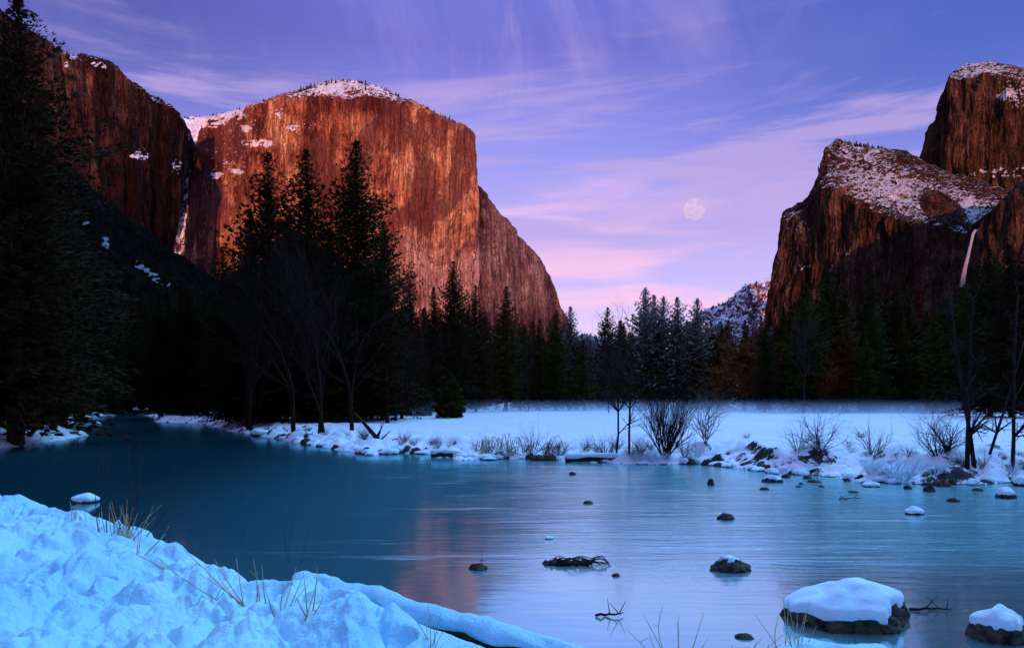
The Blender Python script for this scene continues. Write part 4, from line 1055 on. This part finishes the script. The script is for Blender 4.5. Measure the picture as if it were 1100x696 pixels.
def build_rocks():
    boulder(922, 674, 128, 42, 'largest snow capped boulder with dark flank in the right foreground water', 0.62, 3, asp=0.75, res=(160, 90), cover=0.12, skew=0.06)
    boulder(862, 663, 34, 18, 'low snow capped stone against the left end of the largest boulder', 0.8, 6, res=(70, 40), asp=0.7)
    boulder(1084, 690, 62, 34, 'snow capped boulder in the water cut by the right edge', 0.5, 5, asp=0.8, res=(110, 70), cover=0.30)
    boulder(787, 614, 44, 14, 'dark pointed rock with a light snow dusting in mid river', 0.20, 28, asp=0.7, res=(80, 50), cover=0.62)
    boulder(513, 612, 20, 6, 'small dark rock with a twig beside it in the calm water', 0.0, 9, name='rock')
    boulder(88, 540, 26, 9, 'flat snow covered rock just beyond the left snow bank', 0.9, 10, asp=0.9, cover=0.0)
    boulder(985, 553, 19, 8, 'small snow capped rock alone in the middle of the right riffle', 0.8, 11, cover=0.05)
    boulder(1084, 535, 20, 11, 'rounded snow capped rock near the right edge below the alders', 0.6, 12, cover=0.2)
    boulder(945, 518, 13, 6, 'small white capped rock left of the frosted bush, the upper of two', 0.8, 13, cover=0.1)
    boulder(938, 523, 19, 5, 'flat white capped rock left of the frosted bush, the lower of two', 0.9, 14, cover=0.0)
    boulder(781, 558, 18, 6, 'low dark rock in the riffle beyond the pointed one', 0.0, 15, name='rock')
    boulder(832, 518, 22, 7, 'dark humped rock off the left end of the cut bank', 0.15, 16, name='rock')
    boulder(764, 521, 8, 7, 'little upright rock in the riffle below the willow bush', 0.0, 17, name='rock')
    boulder(662, 619, 9, 3, 'small dark stone in the pale shallows right of the driftwood', 0.0, 18, name='rock')
    boulder(801, 686, 20, 4, 'thin dark flat stone at the bottom right shallows', 0.0, 19, name='rock')
    boulder(632, 541, 11, 3, 'small dark stone in the mid river light streaks', 0.0, 20, name='rock')
    boulder(615, 510, 8, 3, 'tiny dark stone close to the far bank below the alders', 0.0, 21, name='rock')
    boulder(1000, 528, 12, 7, 'dark round rock right of the frosted bush', 0.0, 22, name='rock')
    boulder(1026, 539, 13, 4, 'flat dark rock below the right hand alders', 0.0, 23, name='rock')
    boulder(1098, 522, 14, 10, 'snow capped rock cropped by the right edge below the leaning alder', 0.6, 24, name='rock')
    boulder(42, 467, 13, 4, 'flat snow covered stone off the dark left bank', 0.9, 25, cover=0.0)
    boulder(102, 456, 9, 3, 'small pale stone in the dark far left water', 0.9, 26, cover=0.0)
    boulder(590, 579, 11, 3, 'small pale ice covered stone at the edge of the dark reflection', 0.9, 27, cover=0.0)
    # pebble scatter of the riffle
    rr = random.Random(31)
    for (px, py) in ((861, 520), (868, 514), (883, 523), (911, 517), (921, 516), (918, 529), (822, 526), (845, 513), (858, 523), (876, 518), (929, 519), (976, 525), (1012, 523), (1052, 527)):
        boulder(px, py, rr.uniform(5, 15), rr.uniform(1.5, 4), 'small dark wet stone breaking the riffle along the far bank', 0.0, 40 + px, name='rock', group='small stones in the riffle', res=(28, 18))
    # snow pillows and stones along the far waterline
    for k in range(120):
        i = rr.randrange(9, len(FAR) - 1); t = rr.random()
        xa = FAR[i][0] + (FAR[i + 1][0] - FAR[i][0]) * t; ya = FAR[i][1] + (FAR[i + 1][1] - FAR[i][1]) * t
        ya += rr.gauss(0.15, 0.35)
        px = CX + xa / ya * F; py = CY + CAMZ / ya * F
        snowy = rr.random() < 0.7
        boulder(px, py, rr.uniform(7, 20), rr.uniform(3, 7.5), 'snow topped stone in the row along the far waterline' if snowy else 'bare dark stone in the row along the far waterline',
                0.75 if snowy else 0.0, 200 + k, name='bank_stone', group='snow topped stones along the far waterline' if snowy else 'bare stones along the far waterline', res=(30, 20), cover=0.0, cat='stone')
    for k in range(26):
        px = rr.uniform(-5, 110); py = np.interp(px, [0, 30, 60, 110], [480, 468, 460, 449]) + rr.uniform(-3, 1)
        boulder(px, py, rr.uniform(6, 20), rr.uniform(2, 6), 'snow topped stone on the dark left bank', 0.8, 400 + k, name='bank_stone', group='snow topped stones on the dark left bank', res=(28, 18), cover=0.0, cat='stone')
    # snowed-over logs on the far bank
    for k, (px, py, w, lab) in enumerate(((655, 494, 95, 'long snow covered log lying along the far waterline below the alders'), (480, 489, 34, 'short snow covered log end sticking out over the water left of the brambles'))):
        x, y = on_level(px, py, 0.12); S = y / F; mb = MB(); mb2 = MB()
        pts = [Vector(((t - .5) * w * S, .1 * math.sin(t * 5), 0.06 * math.sin(t * 4))) for t in [i / 8 for i in range(9)]]
        mb.tube(pts, [.15] * 9, 8)
        mb2.tube([p + Vector((0, -0.01, .12)) for p in pts], [.14 + .03 * math.sin(i * 2.1) for i in range(9)], 10)
        e = empty('fallen_log', (x, y, 0.14), lab, 'log'); link('wood', mb.mesh('wood', [M['log']]), e); link('snow_cover', mb2.mesh('snow_cover', [M['cap_snow']]), e)

def build_log():
    """foreground log under thick snow"""
    ctl = [(318, 611, 0.34), (345, 616, 0.36), (380, 628, 0.36), (415, 638, 0.36), (450, 649, 0.35), (500, 663, 0.33), (550, 676, 0.3), (600, 690, 0.26), (650, 706, 0.2)]
    pts = []
    for (px, py, z) in ctl:
        x, y = on_level(px, py, z); pts.append(Vector((x, y, z)))
    n = 70
    idx = np.linspace(0, len(pts) - 1, n); A = np.array(pts)
    C = np.stack([np.interp(idx, range(len(pts)), A[:, k]) for k in range(3)], 1)
    # smooth
    for _ in range(6): C[1:-1] = (C[:-2] + 2 * C[1:-1] + C[2:]) / 4
    o0 = C[0].copy()
    e = empty('fallen_log', tuple(o0), 'thick snow laden log slanting along the near water edge', 'log')
    def tubemesh(rad, dz, S, wob, flat):
        V = []
        for i in range(n):
            t = C[min(i + 1, n - 1)] - C[max(i - 1, 0)]; t = t / np.linalg.norm(t)
            side = np.array([t[1], -t[0], 0]); side /= np.linalg.norm(side)
            r = rad * (1 - 0.25 * i / n) * min(1, (0.35 + 0.25 * min(i, n - 1 - i)))
            for k in range(S):
                a = 2 * math.pi * k / S
                rr_ = r * (1 + wob * float(pn(C[i, 0] * 1.6, C[i, 1] * 1.6 + math.cos(a) * .6, math.sin(a) * .6 + dz)) + wob * .4 * float(pn(C[i, 0] * 5, C[i, 1] * 5 + math.cos(a), math.sin(a))))
                V.append(C[i] - o0 + side * math.cos(a) * rr_ + np.array([0, 0, 1]) * math.sin(a) * rr_ * flat + np.array([0, 0, dz]))
        F_ = []
        for i in range(n - 1):
            for k in range(S):
                k2 = (k + 1) % S; F_.append((i * S + k, i * S + k2, (i + 1) * S + k2, (i + 1) * S + k))
        return V, F_
    V, f = tubemesh(0.15, -0.22, 18, .12, 1.0); link('wood', mesh_from('wood', V, np.array(f)[:, ::-1], M['log']), e)
    V, f = tubemesh(0.21, -0.10, 28, .55, 0.66); link('snow_cover', mesh_from('log_snow', V, np.array(f)[:, ::-1], M['near_snow']), e)

# ------------------------------------------------------------------ stems and grasses
def stem_clump(name, px, py, specs, mat, label, cat, z=0.5, near=True, rad=0.009, seed=0, group=None):
    """specs: list of (dx_base, tip_dx, tip_dy) in photo pixels, converted at the clump's own distance"""
    x, y = on_level(px, py, z)
    if near:
        for _ in range(5):
            z = nh(x, y); x, y = on_level(px, py, max(min(z, 1.6), -.2))
    S = y / F; rr = random.Random(seed + px); mb = MB()
    for (b, tx, ty) in specs:
        p0 = Vector((b * S, rr.gauss(0, .08), -0.06)); p1 = Vector((tx * S, rr.gauss(0, .22), -ty * S))
        bend = Vector((rr.gauss(0, .04), 0, 0)) * (p1 - p0).length
        pts = [p0.lerp(p1, t) + bend * math.sin(math.pi * t) + Vector((0, 0, 0)) for t in [i / 6 for i in range(7)]]
        mb.tube(pts, [rad * (1 - .7 * i / 6) for i in range(7)], 5)
        if rr.random() < .4 and len(specs) > 3:
            q = pts[4]; mb.tube([q, q + Vector((rr.gauss(0, .06), 0, rr.uniform(.02, .10)))], [rad * .5, rad * .2], 4)
    o = link(name, mb.mesh(name, [M[mat]])); o.location = (x, y, z if near else z); tag(o, label, cat, group)
    return o

def fan(n, spread, h, seed, drop=0.0):
    rr = random.Random(seed)
    return [(rr.gauss(0, 2.5), rr.gauss(0, spread), -h * rr.uniform(.45, 1.05) + (abs(rr.gauss(0, drop)) if drop else 0)) for _ in range(n)]

def build_stems():
    stem_clump('dry_stems', 78, 561, [(-2, -8, -22), (0, 1, -26), (3, -1, -18)], 'straw', 'two or three short straw stems near the left snow edge, leftmost tuft', 'dry grass', seed=1)
    stem_clump('dry_stems', 110, 574, [(-8, -21, -32), (0, -3, -24), (4, 0, -30), (12, 16, -26), (12, 10, -32), (18, 26, -34), (20, 17, -20), (-8, -12, -14)], 'straw', 'straw stems upright in the snow left of the dense tuft', 'dry grass', seed=2)
    stem_clump('dry_stems', 136, 580, fan(14, 16, 44, 5), 'straw', 'dense tuft of straw stems at the upper snow bank', 'dry grass', seed=3)
    stem_clump('dry_stems', 154, 594, [(-4, 18, -36), (0, 24, -20), (2, 30, -30), (-2, 6, -30), (4, 16, -10)], 'straw', 'straw stems leaning right below the dense tuft', 'dry grass', seed=4)
    stem_clump('dry_stems', 186, 610, [(0, -3, -18), (2, -16, -8), (4, -40, -20), (-3, -2, -10)], 'straw', 'few short straw stems in the middle of the snow bank', 'dry grass', seed=5)
    stem_clump('dry_stems', 270, 655, [(0, -86, -72), (0, -36, -58), (2, -30, -40), (0, -24, -52), (4, -4, -50), (6, 0, -38), (4, -52, -40), (18, 10, -48), (3, 12, -30), (0, -100, -50)], 'straw', 'long arching straw stems sweeping left across the snow bank', 'dry grass', seed=6)
    stem_clump('dry_stems', 300, 666, [(0, -12, -44), (2, 12, -52), (2, 20, -44), (4, 26, -34), (0, 6, -40), (6, 34, -24), (2, 44, -20)], 'straw', 'straw stems curving beside the round snow hump', 'dry grass', seed=7)
    stem_clump('dry_stems', 333, 655, [(0, -3, -44), (2, 8, -46), (0, 4, -30), (2, 22, -24), (-2, -6, -20)], 'straw', 'upright straw stems in front of the round snow hump', 'dry grass', seed=8)
    stem_clump('dry_stems', 462, 697, [(0, -20, -40), (0, -2, -52), (2, 10, -34), (4, 20, -36), (2, 4, -22), (-6, -22, -20), (4, 16, -12), (0, -8, -24)], 'straw', 'straw stems rising in front of the snow laden log', 'dry grass', seed=9, rad=.007)
    stem_clump('dry_stems', 725, 712, [(0, -12, -60), (2, 2, -46), (-16, -52, -36), (-10, -26, -30), (6, 28, -58), (4, 14, -40), (-4, -30, -46), (8, 34, -30)], 'straw', 'straw stems poking up at the bottom edge below the pale shallows', 'dry grass', z=.2, near=False, seed=10, rad=.007)
    stem_clump('dry_stems', 852, 697, [(-20, -22, -46), (0, -8, -54), (2, 4, -42), (4, 12, -46), (6, 16, -30), (-6, -14, -60), (8, 26, -26), (0, 2, -30), (-14, -26, -24), (10, 18, -54)], 'straw', 'straw tuft on the snow rim before the largest boulder', 'dry grass', z=.2, near=False, seed=11, rad=.007)
    stem_clump('dry_stems', 790, 706, [(0, 26, -24), (4, 40, -34), (-2, -14, -26), (4, 44, -20)], 'straw', 'sparse straw stems left of the tuft by the largest boulder', 'dry grass', z=.2, near=False, seed=12, rad=.007)
    stem_clump('tall_stems', 140, 572, [(-26, -30, -104), (-14, -20, -100), (-6, -2, -112), (-2, 16, -108), (0, 38, -98), (2, 71, -100), (-20, -12, -62), (-30, -27, -80), (-4, 6, -84), (20, 60, -70), (-12, 0, -60)], 'dark_stem',
               'tall thin dark stems against the teal water on the left', 'reeds', seed=13, rad=.010)
    stem_clump('tall_stems', 245, 598, [(-5, -10, -60), (0, 20, -62), (-12, 30, -72), (3, 6, -20)], 'dark_stem', 'faint thin stems rising over the water right of the tall stems', 'reeds', seed=14, rad=.006)
    stem_clump('tall_stems', 314, 616, [(0, -7, -96), (-2, 2, -110), (2, 22, -90), (-8, -24, -28)], 'dark_stem', 'few faint tall stems above the round snow hump', 'reeds', seed=15, rad=.006)
    stem_clump('twig', 516, 612, [(0, 0, -22), (0, 1, -10)], 'dark_stem', 'single upright twig beside the small rock in calm water', 'twig', z=0.0, near=False, seed=16, rad=.006)
    stem_clump('dry_stems', 230, 640, [(0, 8, -10), (3, 14, -6), (-3, 4, -14)], 'dark_stem', 'tiny dark twigs in the snow below the arching stems', 'dry grass', seed=17, rad=.006)
    stem_clump('dry_stems', 20, 556, [(0, 14, -16), (-8, -2, -14), (4, 22, -12), (-10, -22, -10)], 'dark_stem', 'bent twigs at the far left end of the snow bank', 'dry grass', seed=18, rad=.006)

# ------------------------------------------------------------------ water, mist, moon, sky, light
def build_water():
    m, nt, out = new_mat('river_water'); n = N(nt)
    pos = n.add('ShaderNodeNewGeometry').outputs['Position']
    sx = n.add('ShaderNodeSeparateXYZ', {0: pos})
    x, y = sx.outputs[0], sx.outputs[1]
    warp = n.noise(pos, 0.35, 2)
    # how lively the surface is: calm pool on the left, riffle on the right and toward the far bank
    live = n.mapr(n.math('ADD', x, n.math('MULTIPLY', n.math('SUBTRACT', warp, 0.5), 6.0)), -5.0, 5.0, 0.06, 1.0)
    live = n.math('MULTIPLY', live, n.mapr(y, 8.5, 15.0, 0.12, 1.0))
    w1 = n.noise(n.vmath('MULTIPLY', pos, (0.45, 2.6, 1)), 1.0, 4, 0.55, 0.35)
    w2 = n.noise(n.vmath('MULTIPLY', pos, (1.2, 7.0, 1)), 1.0, 4, 0.6, 0.5)
    w3 = n.noise(n.vmath('MULTIPLY', pos, (0.12, 0.9, 1)), 1.0, 3, 0.5, 0.2)
    h = n.math('ADD', n.math('MULTIPLY', w1, 0.6), n.math('ADD', n.math('MULTIPLY', w2, 0.25), n.math('MULTIPLY', w3, 1.0)))
    h = n.math('MULTIPLY', h, live)
    bp = n.add('ShaderNodeBump', {'Height': h, 'Strength': 0.6, 'Distance': 0.09})
    gl = n.add('ShaderNodeBsdfGlossy', {'Color': (0.62, 1.0, 1.0, 1), 'Roughness': n.mapr(live, 0.1, 0.9, 0.10, 0.20), 'Normal': bp.outputs[0]})
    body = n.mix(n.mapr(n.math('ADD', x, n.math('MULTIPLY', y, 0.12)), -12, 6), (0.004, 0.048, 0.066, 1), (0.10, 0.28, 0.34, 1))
    sky_refl = n.math('MULTIPLY', n.mapr(x, -1.6, 1.2), n.mapr(y, 20.0, 9.0))  # pale body colour painted in for the bright sky reflection
    sky_refl = n.math('MULTIPLY', sky_refl, n.mapr(x, 5.0, 2.2, 0.25, 1.0))
    body = n.mix(sky_refl, body, (0.46, 0.76, 0.82, 1))
    df = n.add('ShaderNodeBsdfDiffuse', {'Color': body})
    fr = n.add('ShaderNodeFresnel', {'IOR': 1.33, 'Normal': bp.outputs[0]}).outputs[0]
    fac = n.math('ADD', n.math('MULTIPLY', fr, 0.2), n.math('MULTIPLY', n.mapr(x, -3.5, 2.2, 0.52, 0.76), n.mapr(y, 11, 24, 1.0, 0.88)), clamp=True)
    sh = n.add('ShaderNodeMixShader', {0: fac, 1: df.outputs[0], 2: gl.outputs[0]})
    # thin streaks of foam drawn out along the current
    st = n.noise(n.vmath('MULTIPLY', pos, (0.25, 4.2, 1)), 1.0, 5, 0.62, 0.6)
    gate = n.noise(n.vmath('MULTIPLY', pos, (0.18, 0.5, 1)), 1.0, 2, 0.5)
    fm = n.math('MULTIPLY', n.mapr(st, 0.54, 0.70), n.mapr(gate, 0.42, 0.62))
    fm = n.math('MULTIPLY', fm, n.mapr(x, -7, 2))
    fm = n.math('MULTIPLY', fm, n.math('MULTIPLY', n.mapr(y, 9.5, 13), 0.75))
    foam = n.add('ShaderNodeBsdfDiffuse', {'Color': (0.85, 0.66, 0.70, 1)})
    sh2 = n.add('ShaderNodeMixShader', {0: fm, 1: sh.outputs[0], 2: foam.outputs[0]})
    n.link(sh2.outputs[0], out.inputs[0])
    V = [(-160, -20, 0), (160, -20, 0), (160, 170, 0), (-160, 170, 0)]
    o = link('river', mesh_from('river', V, [(0, 1, 2, 3)], m, False)); tag(o, 'smooth teal river mirroring the lilac sky', kind='structure')

def build_mist():
    m, nt, out = new_mat('low_mist'); n = N(nt)
    pos = n.add('ShaderNodeNewGeometry').outputs['Position']
    z = n.add('ShaderNodeSeparateXYZ', {0: pos}).outputs[2]
    fall = n.math('POWER', n.mapr(z, 0.8, 3.6, 1.0, 0.0), 1.6)
    nn = n.mapr(n.noise(n.vmath('MULTIPLY', pos, (0.03, 0.03, 0.2)), 1.0, 2), 0.3, 0.7, 0.5, 1.7)
    d = n.math('MULTIPLY', n.math('MULTIPLY', fall, nn), 0.026)
    vs = n.add('ShaderNodeVolumeScatter', {'Color': (0.75, 0.80, 1.0, 1), 'Density': d})
    n.link(vs.outputs[0], out.inputs['Volume'])
    V = [(x, y, z) for z in (0.85, 3.7) for (x, y) in ((-22, 88), (110, 88), (190, 190), (-40, 190))]
    f = [(0, 3, 2, 1), (4, 5, 6, 7), (0, 1, 5, 4), (1, 2, 6, 5), (2, 3, 7, 6), (3, 0, 4, 7)]
    o = link('mist', mesh_from('mist', V, f, m, False)); tag(o, 'thin band of ground mist at the far edge of the meadow', 'mist', kind='stuff')

def build_moon():
    Y = 7000.0; c = P(746, 225, Y); r = 11.3 / F * Y
    D, f = sphere(64, 40)
    m, nt, out = new_mat('moon_surface'); n = N(nt)
    tc = n.add('ShaderNodeTexCoord').outputs['Object']
    v = n.noise(tc, 1.6 / r, 5, 0.6)
    col = n.mix(n.mapr(v, 0.42, 0.60), lin(222, 194, 233), lin(206, 180, 230))
    em = n.add('ShaderNodeEmission', {'Color': col, 'Strength': 1.0}); n.link(em.outputs[0], out.inputs[0])
    o = link('moon', mesh_from('moon', D * r, f, m)); o.location = c; tag(o, 'pale full moon low in the lilac sky', 'moon')

SUN_EL, SUN_AZ = 4.0, 167.0      # azimuth clockwise from +Y
def build_sky():
    w = bpy.data.worlds.new('World'); scene.world = w; w.use_nodes = True
    nt = w.node_tree; nt.nodes.clear(); n = N(nt)
    out = nt.nodes.new('ShaderNodeOutputWorld')
    g = n.add('ShaderNodeTexCoord').outputs['Generated']
    s = n.add('ShaderNodeSeparateXYZ', {0: g}); dx, dy, dz = s.outputs
    el = n.math('MAXIMUM', dz, 0.0)
    base = n.ramp(el, [(0.0, lin(238, 196, 232)), (0.11, lin(214, 190, 240)), (0.17, lin(190, 172, 240)), (0.24, lin(176, 160, 236)), (0.31, lin(150, 146, 234)),
                       (0.38, lin(132, 128, 224)), (0.46, lin(104, 98, 196)), (0.54, lin(92, 104, 208)), (0.68, (0.20, 0.46, 1.0, 1)), (1.0, (0.24, 0.55, 1.15, 1))])
    # bluer towards the right hand side, duller violet at the left
    side = n.mapr(dx, 0.05, 0.52)
    base = n.mix(n.math('MULTIPLY', side, n.mapr(el, 0.20, 0.42, 0.0, 0.9)), base, lin(58, 88, 184))
    lside = n.mapr(dx, -0.05, -0.5)
    base = n.mix(n.math('MULTIPLY', lside, n.mapr(el, 0.26, 0.46, 0.1, 0.85)), base, lin(70, 70, 160))
    # flat cloud sheet: project direction on a plane so that wisps converge to the horizon
    inv = n.math('DIVIDE', 1.0, n.math('ADD', el, 0.12))
    px = n.math('MULTIPLY', dx, inv); py = n.math('MULTIPLY', dy, inv)
    sheet = n.add('ShaderNodeCombineXYZ', {0: px, 1: py, 2: 0.0}).outputs[0]
    azel = n.add('ShaderNodeCombineXYZ', {0: n.math('MULTIPLY', dx, 2.2), 1: n.math('MULTIPLY', el, 16.0), 2: 1.7}).outputs[0]
    # low pink bars
    b1 = n.mapr(n.noise(azel, 1.0, 5, 0.55, 0.35), 0.50, 0.66)
    lowm = n.math('MULTIPLY', n.mapr(el, 0.36, 0.24), 0.9)
    c = n.mix(n.math('MULTIPLY', b1, lowm), base, lin(240, 186, 228))
    azel2 = n.add('ShaderNodeCombineXYZ', {0: n.math('MULTIPLY', dx, 1.5), 1: n.math('MULTIPLY', el, 10.5), 2: 9.1}).outputs[0]
    b2 = n.mapr(n.noise(azel2, 1.0, 6, 0.6, 0.5), 0.47, 0.60)
    c = n.mix(n.math('MULTIPLY', b2, n.math('MULTIPLY', n.math('MULTIPLY', n.mapr(el, 0.16, 0.28), n.mapr(el, 0.50, 0.40)), 0.75)), c, lin(182, 156, 216))
    # high cirrus wisps
    wv = n.vmath('MULTIPLY', sheet, (4.2, 0.55, 1))
    b3 = n.mapr(n.noise(wv, 1.4, 6, 0.62, 0.7), 0.50, 0.74)
    gate = n.mapr(n.noise(sheet, 1.1, 3, 0.5), 0.42, 0.60)
    c = n.mix(n.math('MULTIPLY', n.math('MULTIPLY', b3, gate), n.math('MULTIPLY', n.mapr(el, 0.30, 0.42), 0.80)), c, lin(184, 160, 226))
    az = n.math('ARCTAN2', dx, dy)
    fanv = n.add('ShaderNodeCombineXYZ', {0: n.math('MULTIPLY_ADD', el, 5.0, n.math('MULTIPLY', az, 13.0)), 1: n.math('MULTIPLY', el, 5.0), 2: 2.2}).outputs[0]
    f1 = n.mapr(n.noise(fanv, 1.0, 5, 0.55, 0.5), 0.38, 0.75)
    fg = n.math('MULTIPLY', n.mapr(el, 0.37, 0.44), n.mapr(n.noise(n.vmath('MULTIPLY', fanv, (0.12, 0.6, 1)), 1.0, 3, 0.5), 0.40, 0.60))
    c = n.mix(n.math('MULTIPLY', n.math('MULTIPLY', f1, fg), n.mapr(n.math('ABSOLUTE', n.math('SUBTRACT', dx, 0.04)), 0.12, 0.40, 0.42, 0.10)), c, lin(186, 162, 228))
    # bright lobe added to the unseen upper sky, lights the snow from one side
    dt = n.add('ShaderNodeVectorMath', {0: g, 1: (0.50, 0.50, 0.707)}, operation='DOT_PRODUCT').outputs['Value']
    lobe = n.math('MULTIPLY', n.mapr(dt, 0.80, 1.0), n.mapr(el, 0.52, 0.64))
    c = n.mix(lobe, c, (1.3, 4.2, 7.8, 1))
    # below the horizon: snow bounce
    below = n.mapr(dz, -0.05, 0.0, 1.0, 0.0)
    c = n.mix(below, c, lin(120, 120, 170))
    bg = n.add('ShaderNodeBackground', {'Color': c, 'Strength': 1.05})
    sky = n.add('ShaderNodeTexSky', sky_type='NISHITA')
    sky.sun_disc = False; sky.sun_elevation = R(SUN_EL); sky.sun_rotation = R(SUN_AZ)
    bg2 = n.add('ShaderNodeBackground', {'Color': sky.outputs[0], 'Strength': 0.03})
    ad = n.add('ShaderNodeAddShader', {0: bg.outputs[0], 1: bg2.outputs[0]})
    n.link(ad.outputs[0], out.inputs[0])
    w.cycles.sampling_method = 'MANUAL'; w.cycles.sample_map_resolution = 512
    L = bpy.data.lights.new('sun', 'SUN'); L.energy = 5.0; L.angle = R(0.6); L.color = (1.0, 0.41, 0.225)
    o = bpy.data.objects.new('sun', L); COL.objects.link(o)
    d = Vector((math.sin(R(SUN_AZ)) * math.cos(R(SUN_EL)), math.cos(R(SUN_AZ)) * math.cos(R(SUN_EL)), math.sin(R(SUN_EL))))
    o.rotation_euler = d.to_track_quat('Z', 'Y').to_euler()

def build_camera():
    c = bpy.data.cameras.new('camera'); o = bpy.data.objects.new('camera', c); COL.objects.link(o)
    c.sensor_width = 36; c.lens = F * 36 / 1100
    c.shift_y = (CY - 348) / 1100
    o.location = (0, 0, CAMZ); o.rotation_euler = (R(90), 0, 0)
    c.clip_start = 0.1; c.clip_end = 30000
    scene.camera = o

build_camera()
build_sky()
build_ground(); build_near()
build_cliffs()
build_protos(); build_conifers(); build_bare()
build_rocks(); build_log(); build_stems()
build_water(); build_mist(); build_moon()

scene.view_settings.view_transform = 'Standard'; scene.view_settings.look = 'None'
scene.view_settings.exposure = 0; scene.view_settings.gamma = 1
scene.render.engine = 'CYCLES'
cy = scene.cycles
cy.use_denoising = True
try: cy.denoiser = 'OPENIMAGEDENOISE'
except Exception: pass
cy.max_bounces = 6; cy.diffuse_bounces = 3; cy.glossy_bounces = 3; cy.transparent_max_bounces = 12; cy.volume_bounces = 1
cy.volume_step_rate = 4.0; cy.volume_max_steps = 64
